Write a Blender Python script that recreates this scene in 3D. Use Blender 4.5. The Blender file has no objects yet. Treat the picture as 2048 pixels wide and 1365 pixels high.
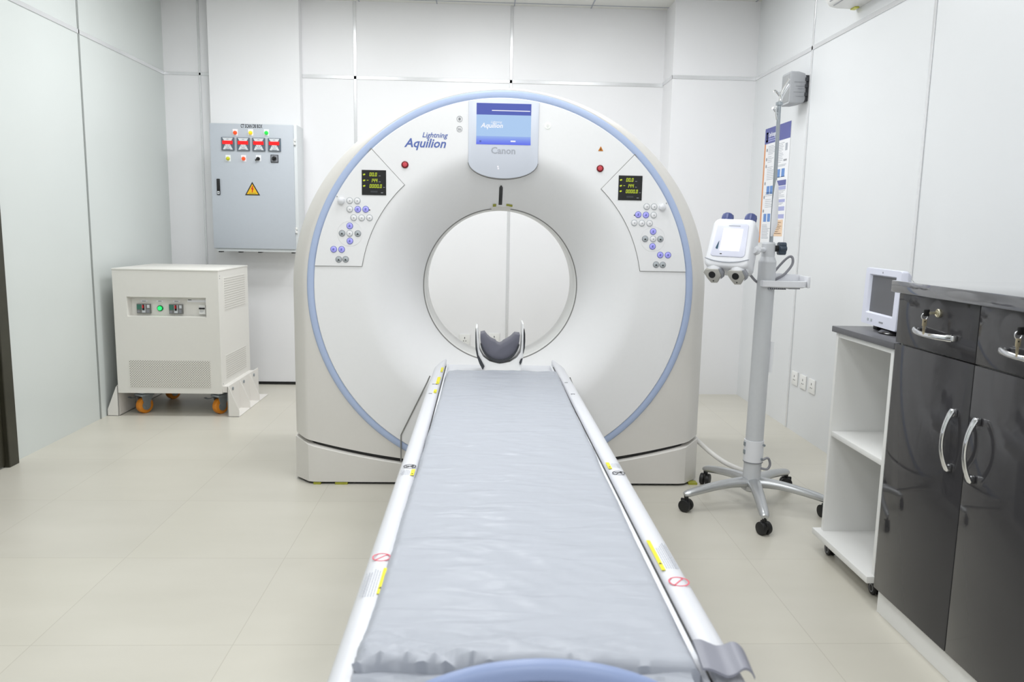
import bpy, bmesh, math, random
from mathutils import Matrix, Vector, noise
random.seed(7)
PI = math.pi
SC = bpy.context.scene
COL = SC.collection
ROOT = {}

# ------------------------------------------------------------------ materials
def srgb(r, g, b):
    f = lambda c: (c/255/12.92) if c/255 <= .04045 else ((c/255+.055)/1.055)**2.4
    return (f(r), f(g), f(b), 1)

def mat(name, col, rough=.5, metal=0, coat=0, bump=0, bscale=60, emit=None, estr=1, var=.0, spec=.5, sheen=0):
    m = bpy.data.materials.new(name); m.use_nodes = True
    nt = m.node_tree; b = nt.nodes['Principled BSDF']
    b.inputs['Base Color'].default_value = col
    b.inputs['Roughness'].default_value = rough
    b.inputs['Metallic'].default_value = metal
    b.inputs['Coat Weight'].default_value = coat
    b.inputs['Specular IOR Level'].default_value = spec
    if emit:
        b.inputs['Emission Color'].default_value = emit
        b.inputs['Emission Strength'].default_value = estr
    tc = nt.nodes.new('ShaderNodeTexCoord')
    nz = nt.nodes.new('ShaderNodeTexNoise'); nz.inputs['Scale'].default_value = bscale
    nz.inputs['Detail'].default_value = 3
    nt.links.new(tc.outputs['Object'], nz.inputs['Vector'])
    if var:
        mx = nt.nodes.new('ShaderNodeMixRGB'); mx.blend_type = 'MULTIPLY'
        mx.inputs['Color1'].default_value = col
        rp = nt.nodes.new('ShaderNodeValToRGB')
        rp.color_ramp.elements[0].color = (1-var, 1-var, 1-var, 1); rp.color_ramp.elements[0].position = .3
        rp.color_ramp.elements[1].color = (1, 1, 1, 1); rp.color_ramp.elements[1].position = .7
        nt.links.new(nz.outputs['Fac'], rp.inputs['Fac'])
        mx.inputs['Fac'].default_value = 1
        nt.links.new(rp.outputs['Color'], mx.inputs['Color2'])
        nt.links.new(mx.outputs['Color'], b.inputs['Base Color'])
    if bump:
        bp = nt.nodes.new('ShaderNodeBump'); bp.inputs['Strength'].default_value = bump
        bp.inputs['Distance'].default_value = .01
        nt.links.new(nz.outputs['Fac'], bp.inputs['Height'])
        nt.links.new(bp.outputs['Normal'], b.inputs['Normal'])
    return m

M = {}
def dm(key, *a, **k): M[key] = mat(key, *a, **k)
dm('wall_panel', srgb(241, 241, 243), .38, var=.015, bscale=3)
dm('wall_panel_right_shaded', srgb(226, 228, 230), .38, var=.015, bscale=3)  # same panel as the back wall, its dimmer light put into the colour
dm('wall_panel_left_shaded', srgb(213, 218, 216), .38, var=.015, bscale=3)  # left copy of the panel, darker still: wall shading is in the colour
dm('ceiling_tile', srgb(226, 226, 222), .8)
dm('aluminium_trim', srgb(226, 227, 229), .2, .35, var=.03)
dm('trim_dark', srgb(150, 154, 152), .35, .2)
dm('skirting_black', srgb(16, 16, 17), .5)
dm('door_brown', srgb(52, 50, 38), .45, var=.2, bscale=12)
dm('cover_white', srgb(242, 242, 243), .38, var=.01)
dm('housing', srgb(223, 220, 215), .42, var=.01)
dm('band_blue', srgb(180, 196, 228), .35, var=.02)
dm('seam', srgb(138, 137, 135), .6)
dm('black', srgb(14, 14, 15), .45)
dm('blackgloss', srgb(18, 17, 20), .12)
dm('darkgrey', srgb(58, 60, 64), .45)
dm('midgrey', srgb(140, 142, 148), .45)
dm('bezel', srgb(214, 219, 230), .3)
dm('ink_blue', srgb(92, 112, 178), .5)
dm('ink_grey', srgb(150, 152, 158), .5)
dm('ink_black', srgb(30, 30, 34), .5)
dm('ink_light', srgb(172, 176, 186), .5)
dm('paper', srgb(243, 244, 247), .5)
dm('red', srgb(200, 30, 34), .3)
dm('red_btn', srgb(205, 70, 80), .3)
dm('red_dark', srgb(120, 20, 26), .35)
dm('red_ink', srgb(226, 92, 110), .5)
dm('yellow', srgb(238, 226, 20), .5)
dm('yellow_sign', srgb(232, 184, 20), .5)
dm('olive', srgb(160, 160, 50), .5)
dm('btn_white', srgb(238, 238, 240), .35)
dm('btn_blue', srgb(170, 166, 238), .35, emit=srgb(150, 145, 240), estr=.25)
dm('btn_grey', srgb(178, 184, 188), .35)
dm('rail_white', srgb(219, 220, 225), .35)
dm('tray', srgb(236, 238, 244), .35)
dm('foot_grey', srgb(104, 110, 122), .45)
dm('clip_grey', srgb(140, 141, 152), .42)
dm('pad_blue', srgb(142, 158, 196), .35)
dm('cushion_grey', srgb(112, 112, 124), .55, var=.06, bscale=20)
dm('shell_white', srgb(244, 244, 244), .3)
dm('cabinet_white', srgb(228, 226, 220), .42, var=.01)
dm('vent_slot', srgb(196, 193, 186), .5)
dm('bracket_white', srgb(230, 227, 222), .42)
dm('wheel_orange', srgb(226, 140, 34), .4, var=.1)
dm('steel', srgb(170, 176, 182), .3, .9, var=.08)
dm('zinc', srgb(158, 166, 173), .4, .7, var=.1)
dm('chrome', srgb(225, 226, 228), .12, 1)
dm('silver', srgb(196, 198, 200), .28, .75, var=.03)
dm('stand_grey', srgb(204, 206, 209), .4, var=.02)
dm('stand_white', srgb(230, 231, 235), .35)
dm('db_grey', srgb(188, 194, 202), .42, var=.015)
dm('db_side_lit', srgb(216, 220, 222), .42)  # door grey made paler, the strong side light put into the colour
dm('meter_frame', srgb(92, 102, 114), .4)
dm('meter_face', srgb(214, 218, 222), .4)
dm('meter_red', srgb(226, 24, 28), .3, emit=srgb(225, 20, 25), estr=.5)
dm('lamp_orange', srgb(238, 80, 30), .3, emit=srgb(240, 80, 30), estr=.35)
dm('lamp_yellow', srgb(246, 206, 30), .3, emit=srgb(246, 206, 30), estr=.35)
dm('lamp_lime', srgb(206, 206, 40), .3)
dm('lamp_green', srgb(30, 205, 70), .3, emit=srgb(30, 210, 70), estr=.5)
dm('lamp_green_lit', srgb(30, 240, 110), .3, emit=srgb(40, 250, 120), estr=.9)
dm('green_dark', srgb(20, 120, 70), .4)
dm('breaker_green', srgb(64, 120, 104), .5)
dm('breaker_grey', srgb(130, 130, 128), .5, var=.3, bscale=300)
dm('led_digit', (.02, .02, .005, 1), .4, emit=srgb(196, 214, 40), estr=1)
dm('indicator', srgb(232, 242, 230), .3, emit=srgb(225, 248, 225), estr=.5)
dm('scr_head', (.01, .01, .012, 1), .3, emit=srgb(76, 94, 190), estr=.85)
dm('scr_mid', (.01, .01, .012, 1), .3, emit=srgb(178, 212, 252), estr=.85)
dm('scr_white', (.01, .01, .012, 1), .3, emit=srgb(250, 250, 255), estr=.95)
for i in range(5):
    t = i/4
    c = srgb(150-50*t, 180-62*t, 250-2*t)
    dm('scr_low%d' % i, (.01, .01, .012, 1), .3, emit=c, estr=.85)
dm('inj_screen', (.02, .02, .02, 1), .3, emit=(1, 1, 1, 1), estr=1.25)
dm('inj_bezel', srgb(222, 224, 240), .28)
dm('knob_blue', srgb(72, 82, 132), .35)
dm('knob_slate', srgb(58, 70, 84), .4)
dm('inj_teal', srgb(20, 70, 96), .4)
dm('holder_grey', srgb(176, 174, 168), .4, var=.05)
dm('cable_grey', srgb(138, 138, 144), .45)
dm('cable_white', srgb(222, 220, 216), .45)
dm('speaker_grey', srgb(178, 180, 184), .5, var=.03)
dm('speaker_front', srgb(160, 162, 164), .55, bump=.3, bscale=900)
dm('poster_blue', srgb(86, 92, 160), .4)
dm('poster_orange', srgb(224, 150, 92), .4)
dm('poster_lilac', srgb(170, 174, 220), .4)
dm('poster_sky', srgb(96, 142, 208), .4)
dm('poster_peach', srgb(240, 208, 176), .4)
dm('plastic_white', srgb(238, 238, 236), .35)
dm('ac_white', srgb(232, 232, 230), .35)
dm('worktop', srgb(92, 92, 96), .06, var=.04, bscale=40, spec=.8, coat=1)
dm('gloss_grey', srgb(60, 59, 61), .06, spec=.32)
dm('board_white', srgb(238, 238, 236), .4)
dm('trolley_top', srgb(94, 94, 98), .35)
dm('monitor_white', srgb(226, 228, 242), .35)
dm('monitor_screen', srgb(98, 98, 102), .25)
dm('rubber', srgb(24, 24, 25), .5)
dm('brass', srgb(196, 190, 168), .28, .8)
dm('key_brass', srgb(190, 178, 150), .35, .7)
dm('amber', srgb(200, 120, 20), .4)

# plastic film over mattress
def film():
    m = bpy.data.materials.new('film_cover'); m.use_nodes = True
    nt = m.node_tree; b = nt.nodes['Principled BSDF']
    b.inputs['Base Color'].default_value = srgb(174, 178, 187)
    b.inputs['Roughness'].default_value = .5
    b.inputs['Specular IOR Level'].default_value = .35
    b.inputs['Coat Weight'].default_value = .1
    b.inputs['Coat Roughness'].default_value = .2
    tc = nt.nodes.new('ShaderNodeTexCoord'); L = nt.links.new
    prev = None
    for sc_, rot, ty, st, dist in (((4, 15, 5), .42, 'RIDGED_MULTIFRACTAL', .85, .007), ((7, 26, 5), -.30, 'RIDGED_MULTIFRACTAL', .7, .0045), ((30, 60, 30), .2, 'FBM', .25, .002)):
        mp = nt.nodes.new('ShaderNodeMapping'); mp.inputs['Scale'].default_value = sc_; mp.inputs['Rotation'].default_value = (0, 0, rot)
        nz = nt.nodes.new('ShaderNodeTexNoise'); nz.noise_type = ty; nz.inputs['Scale'].default_value = 1
        nz.inputs['Detail'].default_value = 3; nz.inputs['Distortion'].default_value = .8
        bp = nt.nodes.new('ShaderNodeBump'); bp.inputs['Strength'].default_value = st; bp.inputs['Distance'].default_value = dist
        L(tc.outputs['Object'], mp.inputs['Vector']); L(mp.outputs['Vector'], nz.inputs['Vector'])
        L(nz.outputs['Fac'], bp.inputs['Height'])
        if prev: L(prev.outputs['Normal'], bp.inputs['Normal'])
        prev = bp
    L(prev.outputs['Normal'], b.inputs['Normal']); L(prev.outputs['Normal'], b.inputs['Coat Normal'])
    return m
M['film'] = film()

def floor_mat():
    m = bpy.data.materials.new('porcelain_tiles'); m.use_nodes = True
    nt = m.node_tree; b = nt.nodes['Principled BSDF']; L = nt.links.new
    tc = nt.nodes.new('ShaderNodeTexCoord')
    mp = nt.nodes.new('ShaderNodeMapping'); mp.inputs['Location'].default_value = (.735+.001, -2.215, 0)
    br = nt.nodes.new('ShaderNodeTexBrick')
    br.offset = 0; br.inputs['Scale'].default_value = 1
    br.inputs['Brick Width'].default_value = .595; br.inputs['Row Height'].default_value = .622
    br.inputs['Mortar Size'].default_value = .0016; br.inputs['Mortar Smooth'].default_value = .3
    br.inputs['Color1'].default_value = srgb(210, 206, 194); br.inputs['Color2'].default_value = srgb(207, 203, 192)
    br.inputs['Mortar'].default_value = srgb(193, 188, 176)
    L(tc.outputs['Object'], mp.inputs['Vector']); L(mp.outputs['Vector'], br.inputs['Vector'])
    nz = nt.nodes.new('ShaderNodeTexNoise'); nz.inputs['Scale'].default_value = 1.4; nz.inputs['Detail'].default_value = 4
    m2 = nt.nodes.new('ShaderNodeMapping'); m2.inputs['Scale'].default_value = (1, 2.6, 1)
    L(tc.outputs['Object'], m2.inputs['Vector']); L(m2.outputs['Vector'], nz.inputs['Vector'])
    rp = nt.nodes.new('ShaderNodeValToRGB')
    rp.color_ramp.elements[0].color = (.93, .93, .92, 1); rp.color_ramp.elements[0].position = .3
    rp.color_ramp.elements[1].color = (1, 1, 1, 1); rp.color_ramp.elements[1].position = .7
    mx = nt.nodes.new('ShaderNodeMixRGB'); mx.blend_type = 'MULTIPLY'; mx.inputs['Fac'].default_value = 1
    L(nz.outputs['Fac'], rp.inputs['Fac']); L(br.outputs['Color'], mx.inputs['Color1']); L(rp.outputs['Color'], mx.inputs['Color2'])
    L(mx.outputs['Color'], b.inputs['Base Color'])
    b.inputs['Roughness'].default_value = .34
    return m
M['floor'] = floor_mat()

def perforated():
    m = bpy.data.materials.new('perforated_sheet'); m.use_nodes = True
    nt = m.node_tree; b = nt.nodes['Principled BSDF']; L = nt.links.new
    tc = nt.nodes.new('ShaderNodeTexCoord'); sp = nt.nodes.new('ShaderNodeSeparateXYZ')
    L(tc.outputs['Object'], sp.inputs['Vector'])
    def mth(op, a, bv=None):
        n = nt.nodes.new('ShaderNodeMath'); n.operation = op
        L(a, n.inputs[0])
        if bv is not None:
            if hasattr(bv, 'is_linked'): L(bv, n.inputs[1])
            else: n.inputs[1].default_value = bv
        return n.outputs[0]
    sx = mth('SINE', mth('MULTIPLY', sp.outputs['X'], 413.0))
    sz = mth('SINE', mth('MULTIPLY', sp.outputs['Z'], 413.0))
    f = mth('GREATER_THAN', mth('MULTIPLY', sx, sz), .42)
    mx = nt.nodes.new('ShaderNodeMixRGB'); mx.inputs['Color1'].default_value = srgb(226, 223, 216)
    mx.inputs['Color2'].default_value = srgb(92, 88, 80)
    L(f, mx.inputs['Fac']); L(mx.outputs['Color'], b.inputs['Base Color']); b.inputs['Roughness'].default_value = .45
    return m
M['perforated'] = perforated()

# ------------------------------------------------------------------ mesh helpers
def nb(): return bmesh.new()

def merge(bm, t, mi=0, T=None):
    if T is not None: bmesh.ops.transform(t, matrix=T, verts=t.verts)
    vm = {v: bm.verts.new(v.co) for v in t.verts}
    for f in t.faces:
        try: nf = bm.faces.new([vm[v] for v in f.verts])
        except ValueError: continue
        nf.material_index = mi if mi is not None else f.material_index
    t.free()

def box(bm, lo, hi, mi=0, bev=0, seg=2, T=None):
    t = nb()
    bmesh.ops.create_cube(t, size=1)
    s = [hi[i]-lo[i] for i in range(3)]; c = [(hi[i]+lo[i])/2 for i in range(3)]
    for v in t.verts: v.co = Vector((v.co[i]*s[i]+c[i] for i in range(3)))
    if bev: bmesh.ops.bevel(t, geom=list(t.edges), offset=min(bev, min(s)*.49), segments=seg, profile=.5, affect='EDGES')
    merge(bm, t, mi, T)

AX = {'z': Matrix.Identity(4), 'x': Matrix.Rotation(PI/2, 4, 'Y'), 'y': Matrix.Rotation(-PI/2, 4, 'X')}
# 'y': local z -> +y ;  'x': local z -> +x
def lathe(bm, prof, c=(0, 0, 0), axis='z', n=32, mi=0, T=None, cap=True):
    """prof: list of (radius, height) along the axis"""
    t = nb(); rings = []
    for r, h in prof:
        if r < 1e-6: rings.append([t.verts.new((0, 0, h))])
        else: rings.append([t.verts.new((r*math.cos(2*PI*k/n), r*math.sin(2*PI*k/n), h)) for k in range(n)])
    for a, b in zip(rings, rings[1:]):
        for k in range(n):
            k2 = (k+1) % n
            if len(a) == 1 and len(b) == 1: continue
            if len(a) == 1: t.faces.new((a[0], b[k2], b[k]))
            elif len(b) == 1: t.faces.new((a[k], a[k2], b[0]))
            else: t.faces.new((a[k], a[k2], b[k2], b[k]))
    if cap:
        if len(rings[0]) > 1: t.faces.new(list(reversed(rings[0])))
        if len(rings[-1]) > 1: t.faces.new(rings[-1])
    bmesh.ops.recalc_face_normals(t, faces=t.faces)
    X = Matrix.Translation(c) @ AX[axis]
    merge(bm, t, mi, (T @ X) if T is not None else X)

def cyl(bm, c, r, h, axis='z', n=24, mi=0, bev=0, T=None):
    p = [(r, 0), (r, h)] if not bev else [(r-bev, 0), (r-.3*bev, bev*.3), (r, bev), (r, h-bev), (r-.3*bev, h-.3*bev), (r-bev, h)]
    lathe(bm, p, c, axis, n, mi, T)

def prism(bm, pts, d0, d1, plane='xz', mi=0, bev=0, T=None, seg=2):
    """extrude a 2-D outline; plane xz -> depth y, xy -> depth z, yz -> depth x"""
    t = nb()
    def P(u, v, d): return {'xz': (u, d, v), 'xy': (u, v, d), 'yz': (d, u, v)}[plane]
    a = [t.verts.new(P(u, v, d0)) for u, v in pts]; b = [t.verts.new(P(u, v, d1)) for u, v in pts]
    n = len(pts)
    t.faces.new(a); t.faces.new(list(reversed(b)))
    for k in range(n): t.faces.new((a[k], b[k], b[(k+1) % n], a[(k+1) % n]))
    bmesh.ops.recalc_face_normals(t, faces=t.faces)
    if bev:
        es = [e for e in t.edges if abs({'xz': e.verts[0].co.y-e.verts[1].co.y, 'xy': e.verts[0].co.z-e.verts[1].co.z, 'yz': e.verts[0].co.x-e.verts[1].co.x}[plane]) < 1e-7]
        bmesh.ops.bevel(t, geom=es, offset=bev, segments=seg, profile=.5, affect='EDGES')
    merge(bm, t, mi, T)

def smooth_path(pts, k=6):
    P = [Vector(p) for p in pts]; out = []
    for i in range(len(P)-1):
        p0 = P[max(i-1, 0)]; p1 = P[i]; p2 = P[i+1]; p3 = P[min(i+2, len(P)-1)]
        for j in range(k):
            t = j/k
            out.append(.5*((2*p1)+(p2-p0)*t+(2*p0-5*p1+4*p2-p3)*t*t+(3*p1-p0-3*p2+p3)*t**3))
    out.append(P[-1]); return out

def tube(bm, pts, r, n=10, mi=0, T=None, flat=None, rads=None):
    """round (or flat=(w,h) elliptical) tube along a path; rads = per-point scale"""
    t = nb(); P = [Vector(p) for p in pts]; rings = []
    up = Vector((0, 0, 1)); prev = None
    for i, p in enumerate(P):
        d = (P[min(i+1, len(P)-1)]-P[max(i-1, 0)]).normalized()
        if prev is None:
            a = d.cross(up)
            if a.length < 1e-3: a = d.cross(Vector((0, 1, 0)))
            a.normalize()
        else:
            a = prev-d*prev.dot(d); a.normalize()
        prev = a; b = d.cross(a)
        ra, rb = flat if flat else (r, r)
        s = rads[i] if rads else 1
        rings.append([t.verts.new(p+a*ra*s*math.cos(2*PI*k/n)+b*rb*s*math.sin(2*PI*k/n)) for k in range(n)])
    for x, y in zip(rings, rings[1:]):
        for k in range(n): t.faces.new((x[k], x[(k+1) % n], y[(k+1) % n], y[k]))
    t.faces.new(list(reversed(rings[0]))); t.faces.new(rings[-1])
    bmesh.ops.recalc_face_normals(t, faces=t.faces)
    merge(bm, t, mi, T)

def loft(bm, rings, mi=0, closed=True, caps=True, T=None):
    t = nb(); R = [[t.verts.new(p) for p in r] for r in rings]
    n = len(R[0])
    for a, b in zip(R, R[1:]):
        for k in range(n if closed else n-1): t.faces.new((a[k], a[(k+1) % n], b[(k+1) % n], b[k]))
    if caps and closed: t.faces.new(list(reversed(R[0]))); t.faces.new(R[-1])
    bmesh.ops.recalc_face_normals(t, faces=t.faces)
    merge(bm, t, mi, T)

def FRONT(x, y, z):      # drawing plane facing -y
    return Matrix(((1, 0, 0, x), (0, 0, -1, y), (0, 1, 0, z), (0, 0, 0, 1)))
def WESTF(x, y, z):      # drawing plane facing -x (read while looking towards +x)
    return Matrix(((0, 0, -1, x), (-1, 0, 0, y), (0, 1, 0, z), (0, 0, 0, 1)))
def UPF(x, y, z, rot=0):
    return Matrix.Translation((x, y, z)) @ Matrix.Rotation(rot, 4, 'Z')

def text(bm, s, size, T, mi=0, shear=0, bold=0, align='CENTER', sx=1, fit=None):
    cu = bpy.data.curves.new('t', 'FONT'); cu.body = s; cu.size = size; cu.shear = shear
    cu.offset = bold; cu.extrude = .0003; cu.align_x = align; cu.align_y = 'CENTER'; cu.resolution_u = 2
    ob = bpy.data.objects.new('t', cu); COL.objects.link(ob)
    bpy.context.view_layer.update()
    me = bpy.data.meshes.new_from_object(ob.evaluated_get(bpy.context.evaluated_depsgraph_get()))
    t = nb(); t.from_mesh(me); bpy.data.objects.remove(ob); bpy.data.meshes.remove(me); bpy.data.curves.remove(cu)
    if fit: xs = [v.co.x for v in t.verts]; sx = fit/(max(xs)-min(xs))
    merge(bm, t, mi, T @ Matrix.Diagonal((sx, 1, 1, 1)))

def rect(bm, T, x0, y0, x1, y1, mi=0, d0=0, d1=.0006):
    prism(bm, [(x0, y0), (x1, y0), (x1, y1), (x0, y1)], d0, d1, 'xy', mi, 0, T)

def obj(name, bm, mats, parent=None, loc=None, smooth=35, label=None):
    if parent is not None: L = ROOT[parent.name]
    else: L = Vector(loc or (0, 0, 0))
    me = bpy.data.meshes.new(name)
    bmesh.ops.translate(bm, vec=-L, verts=bm.verts)
    bm.to_mesh(me); bm.free()
    for k in (mats if isinstance(mats, (list, tuple)) else [mats]): me.materials.append(M[k])
    if smooth:
        me.shade_smooth(); me.set_sharp_from_angle(angle=math.radians(smooth))
    o = bpy.data.objects.new(name, me); COL.objects.link(o)
    if parent is not None: o.parent = parent; ROOT[o.name] = L
    else: o.location = L; ROOT[o.name] = L
    if label: o['label'] = label
    return o

def tag(o, label, cat, group=None):
    o['label'] = label; o['category'] = cat
    if group: o['group'] = group
    return o

def thing(name, label, cat, loc, group=None):
    o = bpy.data.objects.new(name, None); COL.objects.link(o); o.location = loc
    o.empty_display_size = .1
    ROOT[o.name] = Vector(loc)
    return tag(o, label, cat, group)

def struct(name, bm, mats, smooth=0):
    o = obj(name, bm, mats, None, (0, 0, 0), smooth); o['kind'] = 'structure'; return o

# ------------------------------------------------------------------ room shell
XL, XR, YB, YF, ZC = -2.43, 2.01, 6.22, -1.6, 2.93
ZD = 2.375
COLX0, COLX1, COLY = -2.055, -1.385, 6.11
PILX, PILY = 1.385, 5.9

b = nb(); box(b, (XL-.1, YF-.1, -.12), (XR+.1, YB+.25, 0)); struct('floor', b, 'floor')
b = nb(); box(b, (XL-.1, YF-.1, ZC), (XR+.1, YB+.25, ZC+.1))
# ceiling grid bars (600 mm lay-in tiles)
for k in range(-4, 4):
    x = .22+.585*k-.004
    if XL < x < XR: box(b, (x, YF, ZC-.003), (x+.008, YB-.02, ZC), 1)
for k in range(13):
    y = 6.12-.6*k
    if y > YF: box(b, (XL, y-.004, ZC-.003), (XR, y+.004, ZC), 1)
struct('ceiling', b, ['ceiling_tile', 'ink_light'])
b = nb(); box(b, (XL-.1, YF-.1, 0), (XL, YB+.25, ZC)); struct('wall_left', b, 'wall_panel_left_shaded')
b = nb(); box(b, (XR, YF-.1, 0), (XR+.1, YB+.25, ZC)); struct('wall_right', b, 'wall_panel_right_shaded')
b = nb()
prism(b, [(XL, YB), (COLX0, YB), (COLX0, COLY), (COLX1, COLY), (COLX1, 6.2), (PILX, 6.2), (PILX, PILY), (XR, PILY), (XR, YB+.2), (XL, YB+.2)], 0, ZC, 'xy')
struct('wall_back', b, 'wall_panel')
b = nb(); box(b, (XL, YF-.1, 0), (XR, YF, ZC)); struct('wall_front', b, 'wall_panel')

n_trim = [0]
def trim(lo, hi, m='aluminium_trim'):
    n_trim[0] += 1
    b = nb(); box(b, lo, hi, 0, .0015, 1); struct('trim_%d' % n_trim[0], b, m)
w, d = .013, .005
trim((XL, YF, ZD-w), (XL+d, YB, ZD+w))                      # dado rails
trim((XR-d, YF, ZD+.012-w), (XR, PILY, ZD+.012+w))
trim((XL, YB-d, ZD-w*.8), (COLX0, YB, ZD+w*.8))
trim((COLX1, 6.2-d, ZD-w), (PILX, 6.2, ZD+w))
trim((PILX-d, PILY-d, ZD+.01-w), (PILX, 6.2, ZD+.01+w))
trim((PILX-d, PILY-d, ZD+.01-w), (XR, PILY, ZD+.01+w))
w = .010
for y, m in ((4.955, 'trim_dark'), (3.63, 'trim_dark')): trim((XL, y-w*.7, 0), (XL+d, y+w*.7, ZC), m)
for y in (4.9, 3.573, 2.24): trim((XR-d, y-w, 0), (XR, y+w, ZC))
trim((-2.16-w*.8, YB-d, 0), (-2.16+w*.8, YB, ZC))
for x in (-.985, .205): trim((x-w*1.1, 6.2-d, 0), (x+w*1.1, 6.2, ZC))
b = nb(); box(b, (COLX0-.004, COLY-.006, 0), (COLX1+.004, COLY, .022)); o = struct('baseboard_back', b, 'skirting_black')
# dark door and frame on the left wall
b = nb()
box(b, (XL, 3.93, 0), (XL+.035, 4.012, 2.1), 0, .004)
box(b, (XL, 2.95, 2.02), (XL+.035, 3.93, 2.1), 0, .004)
box(b, (XL, 2.95, 0), (XL+.035, 3.03, 2.02), 0, .004)
box(b, (XL, 3.03, .008), (XL+.012, 3.93, 2.02), 0, .003)
struct('door_1', b, 'door_brown')

# ------------------------------------------------------------------ CT scanner
CX, CZ, G = .095, .967, 3.707
def gap(dx): return .0862+.144*dx*dx
sc = thing('ct_scanner', 'large white ring shaped scanner with a blue band around its round bore', 'medical scanner', (CX, 4.15, 0))

def outline(a, btop, zoff, wav):
    """half-ellipse top, straight sides, curved lower edge; points relative to centre"""
    pts = []
    n = 90
    for k in range(n+1):
        t = PI*k/n; pts.append((a*math.cos(t), btop*math.sin(t)))
    # down left side
    zl = gap(a)+zoff-CZ
    for k in range(1, 25): pts.append((-a, zl*k/24))
    for k in range(1, 48):
        x = -a+2*a*k/48; pts.append((x, gap(x)+zoff-CZ))
    for k in range(0, 24): pts.append((a, zl*(24-k)/24))
    return pts
o_f = outline(.925, .9265, .010, 0); o_b = outline(1.005, .945, .010, 0)
b = nb()
inner = []
for (x, z) in o_f:
    t = math.atan2(z, x); inner.append((.921*math.cos(t), .921*math.sin(t)))
# the front skin must not cross the trim ring where the skirt is lower than the circle
rings = []
rings.append([(CX+x, G+.016, CZ+z) for x, z in inner])
rings.append([(CX+x, G+.006, CZ+z) for x, z in inner])
rings.append([(CX+x, G+.006, CZ+z) for x, z in o_f])
for f, dy in ((.25, .014), (.6, .042), (.88, .070), (1, .090)):
    rings.append([(CX+p[0]+(q[0]-p[0])*f, G+dy, CZ+p[1]+(q[1]-p[1])*f) for p, q in zip(o_f, o_b)])
rings.append([(CX+x, G+.86, CZ+z) for x, z in o_b])
rings.append([(CX+x*.96, G+.92, CZ+z*.96) for x, z in o_b])
rings.append([(CX+.62*math.cos(math.atan2(z, x)), G+.92, CZ+.62*math.sin(math.atan2(z, x))) for x, z in o_b])
loft(b, rings, 0, True, False)
obj('housing', b, 'housing', sc, smooth=28)

# front cover disc with the flare into the bore
b = nb()
prof = [(.887, .012), (.887, .003), (.884, .0)]
for r in (.86, .80, .74, .70, .66): prof.append((r, 0))
R0, R1, DY = .665, .392, .25
for k in range(1, 21):
    s = k/20; prof.append((R0-(R0-R1)*s, DY*s**2.05))
lathe(b, prof, (CX, G-.004, CZ), 'y', 180, 0, None, False)
obj('front_cover', b, 'cover_white', sc, smooth=40)
b = nb()
lathe(b, [(.886, .010), (.888, .003), (.895, .0), (.914, .0), (.921, .004), (.923, .012)], (CX, G-.001, CZ), 'y', 180, 0, None, False)
obj('trim_ring', b, 'band_blue', sc, smooth=60)
b = nb()
yr = G-.004+DY
lathe(b, [(.3925, 0), (.388, .001), (.3865, .004)], (CX, yr, CZ), 'y', 140, 1, None, False)
lathe(b, [(.3865, .004), (.384, .006), (.384, .05), (.382, .052), (.382, .24), (.384, .242), (.386, .30)], (CX, yr, CZ), 'y', 140, 0, None, False)
prof = []
for k in range(0, 13):
    s = k/12; prof.append((.386+.235*s, .30+.372*(1-(1-s)**1.7)))
lathe(b, prof, (CX, yr, CZ), 'y', 140, 0, None, False)
obj('bore_tube', b, ['plastic_white', 'seam'], sc, smooth=50)

# plinth (lower cover) with the dark gap above it
b = nb()
path = []
for k in range(8): path.append((-1.008, 4.58-k*(4.58-3.79)/8))
path += [(-1.008, 3.79), (-.985, 3.766), (-.93, 3.708)]
for k in range(1, 60): path.append((-.93+1.86*k/60, 3.700))
path += [(.93, 3.708), (.985, 3.766), (1.008, 3.79)]
for k in range(1, 9): path.append((1.008, 3.79+k*(4.58-3.79)/8))
def inset(p, dd):
    x, y = p
    return (x*(1-dd/1.0), y+dd*(1 if y < 4.5 else 0))
rings = [[(CX+x, y, .012) for x, y in path], [(CX+x, y, gap(x)-.014) for x, y in path],
         [(CX+inset((x, y), .003)[0], inset((x, y), .003)[1], gap(x)-.011) for x, y in path],
         [(CX+inset((x, y), .05)[0], inset((x, y), .05)[1], gap(x)-.011) for x, y in path]]
loft(b, rings, 0, False, False)
obj('plinth_cover', b, 'housing', sc, smooth=30)
b = nb()
pin = [inset(p, .025) for p in path]
loft(b, [[(CX+x, y, 0) for x, y in pin], [(CX+x, y, gap(x)+.03) for x, y in pin]], 0, False, False)
box(b, (CX-.97, 3.80, .0), (CX+.97, 4.56, .08))
obj('gap_core', b, 'black', sc)  # black inner core set behind the gap to give the slit its darkness
for x0, x1, y0 in ((-.905, -.87, 3.695), (-.80, -.74, 3.695), (.955, 1.0, 3.72)):
    b = nb(); box(b, (CX+x0, y0, 0), (CX+x1, y0+.04, .010), 0)
    obj('floor_shim', b, 'olive', sc, label='yellowish shim under the scanner plinth')

# cover around the couch (dark seam lines)
path = [(-.339, .546), (-.352, .515), (-.470, .270), (-.479, .250), (-.479, .118)]
for s in (1, -1):
    P = [Vector((CX+s*x+ (0 if s == -1 else 0), G-.006, z)) for x, z in [(px, pz) for px, pz in path]]
    b = nb(); tube(b, P, .0035, 6)
    obj('couch_cover_seam', b, 'seam', sc)

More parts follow.
